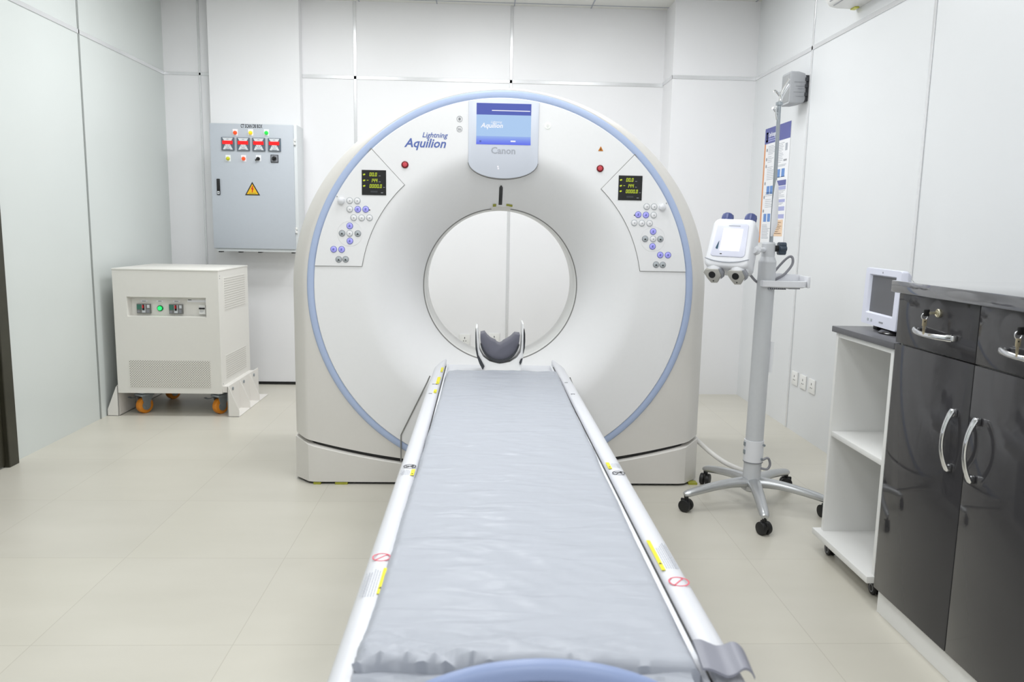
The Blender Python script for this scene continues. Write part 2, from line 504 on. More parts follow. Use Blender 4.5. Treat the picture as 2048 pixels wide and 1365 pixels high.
# monitor panel
bz = -.003
b = nb()
pts = []
for k in range(0, 13):
    x = .163-.326*k/12; pts.append((CX+bz+x, CZ+math.sqrt(.8845**2-(x+bz)**2)-.001))
for k in range(1, 30):
    t = PI+PI*k/30; pts.append((CX+bz+.163*math.cos(t), CZ+.606+.085*math.copysign(abs(math.sin(t))**.85, math.sin(t))))
pts = [p for p in pts]
prism(b, pts, G-.012, G+.10, 'xz', 0, .004)
pl = [(CX+bz+(x-CX-bz)*1.012, CZ+.70+(z-CZ-.70)*1.012) for x, z in pts if z < CZ+.80]
prism(b, pl, G-.0045, G+.09, 'xz', 1)
T = FRONT(CX+bz, G-.0122, CZ)
text(b, 'Canon', .042, T @ Matrix.Translation((0, .6465, 0)), 2, bold=.0012, sx=1.02)
for dx, dz, r in ((-.024, .575, .004), (-.022, .566, .004)): cyl(b, (CX+bz+dx, G-.0125, CZ+dz), r, .003, 'y', 10, 3)
mp = obj('monitor_panel', b, ['bezel', 'seam', 'ink_light', 'scr_white'], sc, smooth=30, label='pale bluish panel carrying the screen')
b = nb()
x0, x1, z0, z1 = -.126, .126, .675, .860
T = FRONT(CX+bz, G-.0122, CZ)
def strip(f0, f1, mi, xa=0, xb=1, lift=.001):
    rect(b, T, x0+(x1-x0)*xa, z1-(z1-z0)*f1, x0+(x1-x0)*xb, z1-(z1-z0)*f0, mi, 0, lift)
strip(0, .28, 0); strip(.28, .80, 1)
for i in range(5): strip(.80+.04*i, .84+.04*i, 3+i)
strip(.165, .185, 2, .28, .98, .0016)
text(b, 'Aquilion', .03, T @ Matrix.Translation((-.055, .7595, .001)), 2, .25, .0006)
text(b, 'Lightning', .014, T @ Matrix.Translation((-.035, .776, .001)), 2, .25)
rect(b, T, .033, .688, .056, .694, 2, .001, .0016); rect(b, T, -.111, .684, -.103, .692, 0, .001, .0016)
obj('screen', b, ['scr_head', 'scr_mid', 'scr_white']+['scr_low%d' % i for i in range(5)], mp, smooth=0, label='lit blue screen')

# printed marks on the front cover
b = nb()
T = FRONT(CX, G-.0045, CZ)
text(b, 'Aquilion', .056, T @ Matrix.Translation((-.365, .673, 0)), 0, .28, .0011, sx=1.0)
text(b, 'Lightning', .032, T @ Matrix.Translation((-.322, .711, 0)), 0, .28, .0004, sx=1.0)
obj('lettering', b, 'ink_blue', sc, smooth=0, label='blue slanted lettering')
for dx, dz, k in ((-.207, .787, 0), (-.207, .742, 1)):
    b = nb()
    lathe(b, [(.012, 0), (.0135, 0), (.0135, .0008), (.012, .0008)], (CX+dx, G-.0052, CZ+dz), 'y', 24, 0, None, False)
    if k == 0:
        for q in (-.004, .0, .004): rect(b, T, dx-.006, dz+q-.001, dx+.006, dz+q+.001)
        rect(b, T, dx-.001, dz-.008, dx+.001, dz+.008)
    else:
        rect(b, T, dx-.008, dz-.005, dx+.008, dz-.002); rect(b, T, dx-.008, dz+.002, dx+.006, dz+.004)
    obj('function_mark', b, 'ink_grey', sc, smooth=0)
b = nb()
prism(b, [(.440, .657), (.464, .657), (.452, .679)], 0, .0008, 'xy', 0, 0, T)
prism(b, [(.4495, .661), (.4545, .661), (.452, .672)], 0, .0011, 'xy', 1, 0, T)
obj('warning_sticker', b, ['amber', 'ink_black'], sc, smooth=0)
b = nb()
lathe(b, [(0, -.001), (.007, -.001), (.008, 0)], (CX+.201, G-.006, CZ+.766), 'y', 20, 0, None, False)
lathe(b, [(.008, 0), (.009, -.002), (.013, -.002), (.0145, .002)], (CX+.201, G-.005, CZ+.766), 'y', 28, 1, None, False)
obj('indicator_light', b, ['plastic_white', 'indicator'], sc)
for dx, dz in ((-.458, .575), (.452, .577)):
    b = nb()
    lathe(b, [(.0155, .004), (.0165, -.002), (.013, -.004), (.0115, -.002)], (CX+dx, G-.005, CZ+dz), 'y', 28, 0, None, False)
    lathe(b, [(.0115, -.001), (.011, -.006), (.008, -.009), (0, -.0095)], (CX+dx, G-.005, CZ+dz), 'y', 28, 1, None, False)
    rect(b, FRONT(CX+dx, G-.0142, CZ+dz), -.003, -.001, .003, .001, 2)
    obj('emergency_button', b, ['red_dark', 'red_btn', 'red_ink'], sc)

# positioning laser window on the flare, warning strips
def flare_y(r):
    s = (R0-r)/(R0-R1); return G-.004+DY*max(0, s)**2.05
b = nb()
rr = [.494-.088*k/10 for k in range(11)]
def wid(r): return .0085*min(1, math.sqrt(max(0, 1-((r-.4855)/.0085)**2)) if r > .4855 else 1)
L_, R_ = [], []
for r in rr:
    y = flare_y(r)
    L_.append((CX-.008-max(wid(r), .002), y-.004, CZ+r)); R_.append((CX-.008+max(wid(r), .002), y-.004, CZ+r))
loft(b, [L_, R_], 0, False, False)
L2 = [(x, y+.012, z) for x, y, z in L_]; R2 = [(x, y+.012, z) for x, y, z in R_]
loft(b, [L2, L_], 0, False, False); loft(b, [R_, R2], 0, False, False)
obj('laser_window', b, 'blackgloss', sc)
b = nb()
def flare_patch(x0, x1, r0, r1, lift=.003):
    a_ = []
    for x in (x0, x1):
        rw = []
        for r in (r0, r1):
            t = math.asin(x/r); rw.append((CX+x, flare_y(r)-lift, CZ+r*math.cos(t)))
        a_.append(rw)
    loft(b, a_, 0, False, False)
flare_patch(.022, .036, .402, .412); flare_patch(.036, .053, .401, .411)
obj('warning_sticker', b, 'olive', sc, smooth=0)
b = nb(); flare_patch(-.045, -.028, .399, .411); obj('warning_sticker', b, 'olive', sc, smooth=0)
b = nb()
prism(b, [(-.055, -.392), (-.04, -.380), (.04, -.380), (.055, -.392), (.055, -.400), (-.055, -.400)], 0, .05, 'xy', 0, .001,
      Matrix.Translation((CX-.004, yr-.012, CZ)) @ Matrix(((-1, 0, 0, 0), (0, 0, 1, 0), (0, -1, 0, 0), (0, 0, 0, 1))))
obj('bore_tab', b, 'housing', sc)

# control panels
SEG = {'0': 'abcdef', '1': 'bc', '4': 'bcfg', '-': 'g'}
def digit(b, T, ch, x, z, h, mi):
    w = h*.5; t = h*.13; sh = .12
    def q(u0, v0, u1, v1):
        prism(b, [(x+u0+v0*sh, z+v0), (x+u1+v0*sh, z+v0), (x+u1+v1*sh, z+v1), (x+u0+v1*sh, z+v1)], 0, .0006, 'xy', mi, 0, T)
    S = {'a': (0, h-t, w, h), 'd': (0, 0, w, t), 'g': (0, h/2-t/2, w, h/2+t/2), 'f': (0, h/2, t, h), 'b': (w-t, h/2, w, h), 'e': (0, 0, t, h/2), 'c': (w-t, 0, w, h/2)}
    for c in SEG[ch]: q(*S[c])
PB = [(-.679, .405, 'w'), (-.714, .405, 'w'), (-.714, .366, 'w'), (-.677, .366, 'b'), (-.640, .367, 'b'), (-.696, .327, 'w'), (-.659, .327, 'w'),
      (-.623, .328, 'w'), (-.715, .289, 'b'), (-.751, .254, 'g'), (-.716, .254, 'w'), (-.678, .254, 'g'), (-.715, .219, 'b'), (-.791, .179, 'b'),
      (-.754, .179, 'b'), (-.768, .132, 'g'), (-.736, .133, 'g')]
for side in (1, -1):
    S = lambda x: CX+side*x
    b = nb()
    pts = [(-.461, .483)]
    a0 = math.atan2(.483, -.461); a1 = math.atan2(.103, -.661)
    for k in range(1, 16): 
        t = a0+(a1-a0)*k/16; pts.append((.668*math.cos(t), .668*math.sin(t)))
    pts += [(-.661, .102)]
    a2 = math.atan2(.101, -.881); a3 = math.atan2(.645, -.615)
    for k in range(0, 21):
        t = a2+(a3-a2)*k/20; pts.append((.886*math.cos(t), .886*math.sin(t)))
    P = [(S(x), CZ+z) for x, z in pts]
    prism(b, P, G-.0085, G-.003, 'xz', 0)
    cxm = sum(p[0] for p in P)/len(P); czm = sum(p[1] for p in P)/len(P)
    P2 = [(S(x), CZ+z) for x, z in [(-.4582, .483)]+[(.666*math.cos(a0+(a1-a0)*k/16), .666*math.sin(a0+(a1-a0)*k/16)) for k in range(1, 16)]+[(-.659, .1000), (-.880, .0985)]+[(.8862*math.cos(a2+(a3-a2)*k/20), .8862*math.sin(a2+(a3-a2)*k/20)) for k in range(1, 20)]+[(-.6135, .6475)]]
    prism(b, P2, G-.0062, G-.003, 'xz', 1)
    for dx, dz in ((-.622, .364),): cyl(b, (S(dx), G-.0095, CZ+dz), .0028, .002, 'y', 10, 2)
    # round rosette around the cross of four keys
    lathe(b, [(.060, .001), (.0605, -.0004), (.058, -.0008)], (S(-.715), G-.0085, CZ+.254), 'y', 40, 0, None, False)
    cp = obj('control_panel', b, ['cover_white', 'seam', 'ink_black'], sc, smooth=30)
    # display
    b = nb()
    dx0 = CX-.657 if side == 1 else CX+.541
    T = FRONT(dx0, G-.0095, CZ+.433)
    w_, h_ = .112, .114
    prism(b, [(0, 0), (w_, 0), (w_, h_), (0, h_)], -.003, .001, 'xy', 0, 0, T)
    TT = T @ Matrix.Translation((0, 0, .001))
    def row(s, x, z, h):
        for ch in s:
            if ch == '.': rect(b, TT, x-.002, z, x+.001, z+.003, 1); x += .003; continue
            digit(b, TT, ch, x, z, h, 1); x += h*.68
    row('00.0', .035, .086, .0165); row('-', .022, .059, .0165); row('144', .040, .0585, .0165); row('0000.0', .035, .033, .0165)
    for z in (.088, .061, .036):
        prism(b, [(.006, z+.003), (.011, z), (.011, z+.003), (.016, z+.003), (.016, z+.009), (.011, z+.009), (.006, z+.007)], 0, .0006, 'xy', 1, 0, TT)
        rect(b, TT, .078 if z > .05 else .098, z-.001, .087 if z > .05 else .107, z+.001, 2)
    rect(b, TT, .088, .010, .098, .013, 2); rect(b, TT, .040, .012, .072, .020, 3)
    obj('display', b, ['black', 'led_digit', 'ink_grey', 'darkgrey'], cp, smooth=0, label='black display with yellow green digits')
    for x, z, kind in PB:
        b = nb(); X, Z = S(x), CZ+z
        lathe(b, [(.0155, .0005), (.0155, -.0008), (.0135, -.0008)], (X, G-.0085, Z), 'y', 24, 2, None, False)
        lathe(b, [(.013, 0), (.0125, -.003), (.010, -.0045), (0, -.0045)], (X, G-.0085, Z), 'y', 24, 0, None, False)
        TB = FRONT(X, G-.0132, Z)
        if kind == 'b': rect(b, TB, -.006, -.004, .004, -.001, 1); rect(b, TB, -.001, -.004, .001, .005, 1); rect(b, TB, -.005, .003, .005, .005, 1)
        elif kind == 'g': prism(b, [(-.006, -.005), (.006, -.005), (.0, .003)], 0, .0005, 'xy', 1, 0, TB)
        else: rect(b, TB, -.001, -.003, .003, .002, 1)
        obj('push_button', b, [{'w': 'btn_white', 'b': 'btn_blue', 'g': 'btn_grey'}[kind], {'w': 'ink_grey', 'b': 'ink_blue', 'g': 'ink_black'}[kind], {'w': 'btn_grey', 'b': 'ink_blue', 'g': 'ink_grey'}[kind]], cp)
    b = nb()
    lathe(b, [(.016, 0), (.0165, -.010), (.015, -.016), (.008, -.021), (0, -.0225)], (S(-.752), G-.0085, CZ+.404), 'y', 26, 0, None, False)
    obj('joystick_knob', b, 'stand_white', cp)
    b = nb(); cyl(b, (S(-.772), G-.010, CZ+.423), .003, .003, 'y', 8); obj('marker_pin', b, 'ink_grey', cp)

# ------------------------------------------------------------------ patient couch
AXC = .0875
pt = thing('patient_couch', 'long white patient couch with warning stickers along both rails', 'patient table', (AXC, 2.0, 0))
ZR = .642
b = nb()
box(b, (-.156, .62, .575), (.331, 3.60, .622), 0, .006)
for x0, x1 in ((-.155, -.148), (.318, .3275)): box(b, (x0, .62, .60), (x1, 3.52, .637), 0, .002)
obj('tabletop', b, 'tray', pt)
def rail(xi, xo, sgn):
    b = nb()
    rings = []
    def sec(y, k=1., dz=0):
        w = (xo-xi)
        pts = [(xi, .585), (xi, ZR-.006), (xi+.10*w, ZR-.001), (xi+.28*w, ZR+.002), (xi+.55*w, ZR+.002), (xi+.80*w, ZR-.004), (xi+.95*w, ZR-.016), (xo, ZR-.034), (xo, .600), (xo-.12*w, .575)]
        return [(xi+(x-xi)*k, y, .585+(z-.585)+dz) for x, z in pts]
    for y in (.58, .60, 1.0, 1.5, 2., 2.5, 3.0, 3.3, 3.45): rings.append(sec(y))
    for y, k, dz in ((3.52, .80, .0), (3.57, .52, .002), (3.60, .22, .004)): rings.append(sec(y, k, dz))
    loft(b, rings)
    return obj('side_rail', b, 'rail_white', pt, smooth=50)
railL = rail(-.160, -.2115, -1); railR = rail(.3335, .3855, 1)
b = nb()
for x0, x1 in ((-.1602, -.1555), (.3285, .3345)): box(b, (x0, .62, .60), (x1, 3.50, .632))
obj('rail_gap', b, 'black', pt, label='black slot between tabletop and rails')
# carriage, lift body and floor plate below
b = nb(); box(b, (AXC-.20, .75, .50), (AXC+.20, 3.58, .574), 0, .01); obj('carriage', b, 'housing', pt)
b = nb()
for k in range(9):
    z0 = .10+.044*k; box(b, (AXC-.17, 1.9, z0), (AXC+.17, 3.2, z0+.038), 0, .012)
box(b, (AXC-.15, 1.93, .06), (AXC+.15, 3.17, .50), 1)
obj('lift_bellows', b, ['midgrey', 'darkgrey'], pt)
b = nb(); box(b, (AXC-.19, 1.7, 0), (AXC+.19, 3.45, .10), 0, .015); obj('floor_base', b, 'housing', pt)
# foot end: blue arched bumper with dark panel
b = nb()
pts = []
for k in range(31):
    t = PI*(.06+.88*k/30); pts.append((.077+.238*math.cos(t), .85, .578+.166*math.sin(t)))
tube(b, pts, .013, 16)
obj('foot_bumper', b, 'pad_blue', pt, label='pale blue arched bumper at the foot end')
b = nb()
prism(b, [(.077+.226*math.cos(PI*k/30), .578+.154*math.sin(PI*k/30)) for k in range(31)], .853, .872, 'xz', 0, .004)
box(b, (-.13, .80, .54), (.285, .90, .60), 0, .01)
obj('foot_panel', b, 'foot_grey', pt)
b = nb()
prof = [(.318, .664), (.328, .666), (.340, .6625), (.350, .660), (.360, .663), (.370, .669), (.378, .668), (.386, .661), (.392, .650)]
prof = [(p.x, p.y) for p in smooth_path([(x, z, 0) for x, z in prof], 3)]
up_ = [(x, z) for x, z in prof]; dn = [(x-.0006, z-.004) for x, z in reversed(prof)]
t_ = nb()
prism(t_, up_+dn, 0, 1, 'xz')
for v in t_.verts:
    u = v.co.y; v.co.y = (.985+.075*u) - .020*(v.co.x-.318)/.07*(u) - .012*(1-u)*math.sin((v.co.x-.318)/.074*PI)
    v.co.x -= .006*(1-u)
merge(b, t_, 0)
obj('rail_clip', b, 'clip_grey', pt, smooth=50, label='grey curved plastic clip hooked over the rail')

# stickers on the rails
def sticker(parent, items, xr):
    b = nb()
    for it in items:
        k = it[0]
        if k == 'ring':
            _, x, y, rx, mi = it
            for a in range(28):
                t0, t1 = 2*PI*a/28, 2*PI*(a+1)/28
                prism(b, [(x+rx*math.cos(t0), y+rx*math.sin(t0)), (x+rx*math.cos(t1), y+rx*math.sin(t1)), (x+rx*.87*math.cos(t1), y+rx*.87*math.sin(t1)), (x+rx*.87*math.cos(t0), y+rx*.87*math.sin(t0))], ZR+.0018, ZR+.0026, 'xy', mi)
            c, s = math.cos(.9), math.sin(.9); w = .0012; R = rx*.9
            prism(b, [(x-c*R-s*w, y-s*R+c*w), (x-c*R+s*w, y-s*R-c*w), (x+c*R+s*w, y+s*R-c*w), (x+c*R-s*w, y+s*R+c*w)], ZR+.0018, ZR+.0026, 'xy', mi)
        elif k == 'yel':
            _, x0, x1, y0, y1 = it
            box(b, (x0, y0, ZR+.0018), (x1, y1, ZR+.0026), 1)
            if y1-y0 > .025: 
                ys = y0+.18*(y1-y0); prism(b, [((x0+x1)/2-.003, ys), ((x0+x1)/2+.003, ys), ((x0+x1)/2, ys+.007)], ZR+.0026, ZR+.003, 'xy', 2)
        elif k == 'txt':
            _, x0, x1, y0, y1, n = it
            for i in range(n):
                x = x0+(x1-x0)*(i+.5)/n; y = y0
                random.seed(int(1000*(x+2))+i)
                ye = y1-random.random()*.3*(y1-y0)
                while y < ye:
                    l = random.uniform(.004, .012); box(b, (x-.0007, y, ZR+.0018), (x+.0007, min(y+l, ye), ZR+.0024), 3); y += l+.0025
        elif k == 'bed':
            _, x, y, s = it
            prism(b, [(x-.8*s, y), (x+.8*s, y+.1*s), (x+.75*s, y+.35*s), (x-.75*s, y+.45*s)], ZR+.0018, ZR+.0026, 'xy', 2)
            prism(b, [(x+.1*s, y), (x+.6*s, y-.5*s), (x+.65*s, y-.35*s), (x+.2*s, y+.1*s)], ZR+.0018, ZR+.0026, 'xy', 2)
    obj('warning_sticker', b, ['red_ink', 'yellow', 'ink_black', 'ink_light'], parent, smooth=0)
sticker(railL, [('ring', -.181, 1.392, .0175, 0), ('yel', -.171, -.1635, 1.245, 1.345), ('txt', -.200, -.173, 1.235, 1.345, 6)], 0)
sticker(railL, [('ring', -.180, 1.953, .0165, 2), ('bed', -.180, 1.951, .013), ('yel', -.173, -.1635, 1.880, 1.928), ('txt', -.199, -.175, 1.885, 1.925, 6)], 0)
sticker(railL, [('bed', -.180, 3.02, .013)], 0); sticker(railL, [('yel', -.176, -.165, 2.86, 2.92)], 0)
sticker(railL, [('bed', -.186, 2.845, .008)], 0); sticker(railL, [('yel', -.177, -.164, 3.03, 3.17)], 0)
sticker(railL, [('yel', -.173, -.163, 3.29, 3.39)], 0)
sticker(railR, [('ring', .3565, 1.291, .0185, 0), ('yel', .3365, .344, 1.338, 1.475), ('txt', .346, .371, 1.345, 1.475, 6)], 0)
sticker(railR, [('ring', .3565, 1.908, .0165, 2), ('bed', .3565, 1.908, .013), ('yel', .3365, .346, 1.945, 1.998), ('txt', .348, .371, 1.955, 1.995, 6)], 0)
sticker(railR, [('bed', .349, 2.86, .010)], 0)
sticker(railR, [('bed', .347, 3.08, .008)], 0)

# mattress in plastic film, lying on the couch
b = nb()
NX, NY = 64, 230
Y0, Y1 = 1.0, 3.255
def mat_h(u, v):
    """u across 0..1, v along 0..1"""
    y = Y0+(Y1-Y0)*v; x = u*.48
    h = 0
    p = Vector((x*7+y*3, y*9-x*9, 0)); h += .0018*noise.noise(p)
    q = Vector((x*5-y*5, y*22+x*14, 3.1)); n2 = noise.noise(q); h += .0032*(1-abs(n2)*2)*(0.5+.5*noise.noise(Vector((x*3, y*2.1, 9))))
    q = Vector((x*11+y*3, y*40-x*9, 6.1)); h += .0012*noise.noise(q)
    far = max(0, (v-.78)/.22)
    h += far*.0028*(1-2*abs(noise.noise(Vector((x*5+y*4, y*30-x*7, 7)))))
    near = max(0, 1-v/.055)
    h += near*.014*(1.5-u)*(1-2*abs(noise.noise(Vector((x*6, y*38+x*16, 2)))))
    return h
rows = []
for j in range(NY+1):
    v = j/NY; y = Y0+(Y1-Y0)*v
    xl = -.172+.030*v+.003*noise.noise(Vector((y*6, 0, 1))); xr = .313+.0165*v+.003*noise.noise(Vector((y*5, 4, 1)))
    row = []
    for i in range(NX+1):
        u = i/NX; x = xl+(xr-xl)*u
        e = min(u, 1-u)*(xr-xl); ee = min(e, (Y1-y), (y-Y0)+.004)
        rnd = -.016*max(0, 1-ee/.014)**2
        sag = .003*math.sin(PI*u)
        row.append(Vector((x, y+(.006*noise.noise(Vector((x*12, 5, 0))) if j == 0 else 0), .657+sag+rnd+mat_h(u, v))))
    rows.append(row)
top = [[b.verts.new(p) for p in r] for r in rows]
for j in range(NY):
    for i in range(NX): b.faces.new((top[j][i], top[j][i+1], top[j+1][i+1], top[j+1][i]))
ring = [top[0][i] for i in range(NX+1)]+[top[j][NX] for j in range(1, NY+1)]+[top[NY][i] for i in range(NX-1, -1, -1)]+[top[j][0] for j in range(NY-1, 0, -1)]
low = []
for v in ring:
    x = min(max(v.co.x, -.1535), .3165)
    low.append(b.verts.new((x, v.co.y, .6235)))
for k in range(len(ring)): b.faces.new((ring[k], low[k], low[(k+1) % len(ring)], ring[(k+1) % len(ring)]))
bmesh.ops.recalc_face_normals(b, faces=b.faces)
# flap of spare film folded at the foot end
t_ = nb(); R = []
for j in range(15):
    r_ = []
    for i in range(41):
        u = i/40; x = -.170+.47*u; y = 1.012-.062*j/14
        z = .650-.014*(j/14)**1.5+.007*noise.noise(Vector((x*7+j*.25, j*.55-x*9, 4)))+.003*noise.noise(Vector((x*20, j*.9, 2)))
        r_.append(t_.verts.new((x, y, max(z, .636))))
    R.append(r_)
for j in range(14):
    for i in range(40): t_.faces.new((R[j][i], R[j][i+1], R[j+1][i+1], R[j+1][i]))
merge(b, t_, 0)
o = obj('mattress', b, 'film', None, (AXC, 2.1, .6235), 60)
tag(o, 'pale blue grey mattress wrapped in wrinkled clear film on the couch', 'mattress')

# head holder
HX = .083
hh = thing('head_holder', 'white U-shaped head holder with grey cushion at the end of the couch', 'head rest', (HX, 3.40, .622))
b = nb()
outer = [(-.106, .195), (-.105, .15), (-.103, .11), (-.096, .07), (-.085, .04), (-.072, .018), (-.066, .0), (.094, .0), (.096, .02), (.1, .045), (.104, .075), (.104, .13), (.103, .215)]
inn = [(.096, .215), (.095, .13), (.091, .09), (.075, .066), (.045, .046), (0, .038), (-.045, .048), (-.072, .068), (-.089, .10), (-.093, .15), (-.098, .195)]
prism(b, [(HX+x, .632+z) for x, z in outer+inn], 3.36, 3.50, 'xz', 0, .003)
box(b, (HX-.066, 3.27, .6225), (HX+.094, 3.55, .640), 0, .004)
obj('cradle', b, 'shell_white', hh)
b = nb()
cush = []
for k in range(25):
    t = PI+PI*k/24; cush.append((.086*math.cos(t), .150+.104*math.sin(t)))
cush.insert(0, (-.086, .168)); cush.append((.088, .166))
innr = [(.066, .168), (.05, .152), (.03, .138), (.016, .131), (.010, .124), (.0, .120), (-.012, .124), (-.02, .133), (-.04, .142), (-.055, .155), (-.068, .172)]
prism(b, [(HX+x, .632+z) for x, z in cush+innr], 3.365, 3.46, 'xz', 0, .006)
obj('cushion', b, 'cushion_grey', hh)
b = nb()
band = [(.0885*math.cos(PI+PI*k/24), .150+.107*math.sin(PI+PI*k/24)) for k in range(2, 23)]
bin_ = [(.0835*math.cos(PI+PI*k/24), .150+.094*math.sin(PI+PI*k/24)) for k in range(22, 1, -1)]
prism(b, [(HX+x, .632+z) for x, z in band+bin_], 3.356, 3.40, 'xz', 0)
for sx_ in (-1, 1):
    s_ = [(-.108, .175), (-.1075, .13), (-.106, .10), (-.099, .066), (-.088, .036), (-.074, .010), (-.066, .026), (-.079, .05), (-.0935, .075), (-.100, .11), (-.1025, .14), (-.1055, .19)] if sx_ < 0 else \
         [(.1065, .19), (.1095, .17), (.1105, .14), (.109, .11), (.104, .085), (.102, .085), (.105, .13)]
    prism(b, [(HX+x, .632+z) for x, z in s_], 3.354, 3.49, 'xz', 0)
prism(b, [(HX+x, .632+z) for x, z in [(.101, .065), (.096, .045), (.090, .033), (.086, .045), (.092, .06)]], 3.354, 3.365, 'xz', 0)
obj('edge_strip', b, 'darkgrey', hh, label='dark strips under and beside the cushion')

# ------------------------------------------------------------------ white power cabinet on castors
X0, X1, F0, F1 = -2.345, -1.682, 5.03, 5.66
Z0, Z1 = .155, .950
pc = thing('power_cabinet', 'off-white power conditioner cabinet on orange castors beside the left wall', 'electrical cabinet', ((X0+X1)/2, 5.34, 0))
b = nb()
rx0, rx1, rz0, rz1 = -2.262, -1.764, .655, .782
# front panel with recess
t_ = nb()
ou = [(X0, Z0), (X1, Z0), (X1, Z1), (X0, Z1)]; inr = [(rx0, rz0), (rx1, rz0), (rx1, rz1), (rx0, rz1)]
V0 = [t_.verts.new((x, F0, z)) for x, z in ou]; V1 = [t_.verts.new((x, F0, z)) for x, z in inr]
V2 = [t_.verts.new((x+(.012 if x < -2 else -.004), F0+.045, z+(-.012 if z > .7 else .006))) for x, z in inr]
VB = [t_.verts.new((x, F1, z)) for x, z in ou]
for k in range(4):
    n = (k+1) % 4
    t_.faces.new((V0[k], V0[n], V1[n], V1[k])); t_.faces.new((V1[k], V1[n], V2[n], V2[k])); t_.faces.new((V0[n], V0[k], VB[k], VB[n]))
t_.faces.new(V2); t_.faces.new(list(reversed(VB)))
bmesh.ops.recalc_face_normals(t_, faces=t_.faces)
merge(b, t_, 0)
box(b, (X0-.003, F0-.003, Z1), (X1+.003, F1+.003, Z1+.012), 0, .004)
for z in (.92, .905): cyl(b, (X1-.001, F0+.03, z), .003, .003, 'x', 8, 1)
cyl(b, (X1-.001, F0+.03, .215), .003, .003, 'x', 8, 1)
obj('body', b, ['cabinet_white', 'midgrey'], pc)
b = nb(); box(b, (-2.266, F0-.0025, .195), (-1.752, F0-.0002, .370)); obj('vent_panel', b, 'perforated', pc, smooth=0, label='perforated vent at the bottom of the front')
for y0, y1, za, zb in ((5.13, 5.59, .685, .905), (5.12, 5.57, .235, .395)):
    b = nb(); n = 14 if zb-za > .2 else 11
    box(b, (X1, y0, za), (X1+.0015, y1, zb), 0)
    for k in range(n):
        z = za+.008+(zb-za-.016)*k/(n-1); box(b, (X1+.0015, y0+.01, z-.0025), (X1+.0025, y1-.01, z+.0025), 1)
    obj('side_vent', b, ['cabinet_white', 'vent_slot'], pc)
yb = F0+.045
for xa in (-2.214, -2.010):
    b = nb(); T = FRONT(xa, yb, .672)
    prism(b, [(0, 0), (.087, 0), (.087, .062), (0, .062)], 0, .016, 'xy', 0, .002, T)
    T2 = T @ Matrix.Translation((0, 0, .016))
    rect(b, T2, .003, .026, .030, .058, 1, 0, .002); rect(b, T2, .034, .006, .056, .058, 2, 0, .002)
    rect(b, T2, .066, .036, .082, .056, 2, 0, .001); rect(b, T2, .004, .006, .02, .02, 5, 0, .001); rect(b, T2, .062, .006, .08, .028, 5, 0, .001)
    q = obj('circuit_breaker', b, ['breaker_grey', 'breaker_green', 'meter_face', 'black', 'red', 'midgrey'], pc, smooth=0)
    b = nb(); rect(b, T2, .039, .022, .051, .058, 0, .002, .008); rect(b, T2, .041, .036, .049, .055, 1, .008, .014)
    obj('toggle', b, ['black', 'red'], q, smooth=0)
    b = nb(); T3 = FRONT(xa+.022, yb-.0005, .746); rect(b, T3, 0, 0, .044, .012, 0); rect(b, T3, .008, .004, .034, .007, 1)
    obj('name_label', b, ['paper', 'ink_grey'], pc, smooth=0)
b = nb()
lathe(b, [(.019, 0), (.019, -.006), (.015, -.010), (.0135, -.010)], (-2.070, yb, .706), 'y', 28, 0, None, False)
lathe(b, [(.0135, -.008), (.012, -.016), (.008, -.020), (0, -.021)], (-2.070, yb, .706), 'y', 28, 1, None, False)
obj('indicator_lamp', b, ['green_dark', 'lamp_green_lit'], pc, label='lit green lamp')
b = nb(); T3 = FRONT(-2.092, yb-.0005, .746); rect(b, T3, 0, 0, .042, .011, 0); rect(b, T3, .010, .004, .032, .007, 1)
obj('name_label', b, ['paper', 'ink_grey', 'ink_black'], pc, smooth=0)
b = nb(); rect(b, T3, .195, .002, .345, .018, 0); rect(b, T3, .20, .014, .222, .018, 2)
obj('name_label', b, ['paper', 'ink_grey', 'ink_black'], pc, smooth=0)
b = nb(); T = FRONT(-1.818, yb, .672)
prism(b, [(0, 0), (.040, 0), (.040, .058), (0, .058)], 0, .02, 'xy', 0, .002, T)
for x in (.003, .022): rect(b, T, x, .034, x+.016, .043, 1, .02, .03)
rect(b, T, .006, .014, .024, .016, 2, .02, .021); rect(b, T, .006, .02, .03, .022, 2, .02, .021)
obj('miniature_breaker', b, ['plastic_white', 'black', 'ink_grey'], pc, smooth=0)
def castor(x, y, sgn):
    b = nb()
    cyl(b, (x-.020, y, .053), .053, .040, 'x', 36, 0, .006)
    RZ = Matrix.Translation((x, y, 0)) @ Matrix.Rotation(-.55, 4, 'Z') @ Matrix.Translation((-x, -y, 0))
    b.transform(RZ); o = obj('castor', b, 'wheel_orange', pc)
    b = nb()
    for s in (-1, 1):
        cyl(b, (x+s*.0215-.0025, y, .053), .030, .005, 'x', 24, 0); cyl(b, (x+s*.026-.003, y, .053), .010, .006, 'x', 12, 0)
    for xx in (x-.030, x+.026): prism(b, [(y-.018, .055), (y+.012, .040), (y+.045, .118), (y+.03, .128), (y-.03, .128), (y-.035, .110)], xx, xx+.004, 'yz', 0)
    box(b, (x-.040, y-.045, .118), (x+.040, y+.05, .135), 0, .004)
    box(b, (x-.05, y-.05, .140), (x+.05, y+.06, .155), 0, .003)
    cyl(b, (x, y+.005, .13), .028, .015, 'z', 20, 0)
    tube(b, smooth_path([(x-.02, y-.03, .115), (x-.055, y-.05, .102), (x-.085, y-.052, .106)], 4), .005, 8, 0, None, (.012, .003))
    b.transform(RZ); obj('fork', b, 'zinc', o)
castor(-2.225, 5.13, 1); castor(-1.728, 5.13, 1); castor(-2.205, 5.56, 1); castor(-1.728, 5.56, 1)
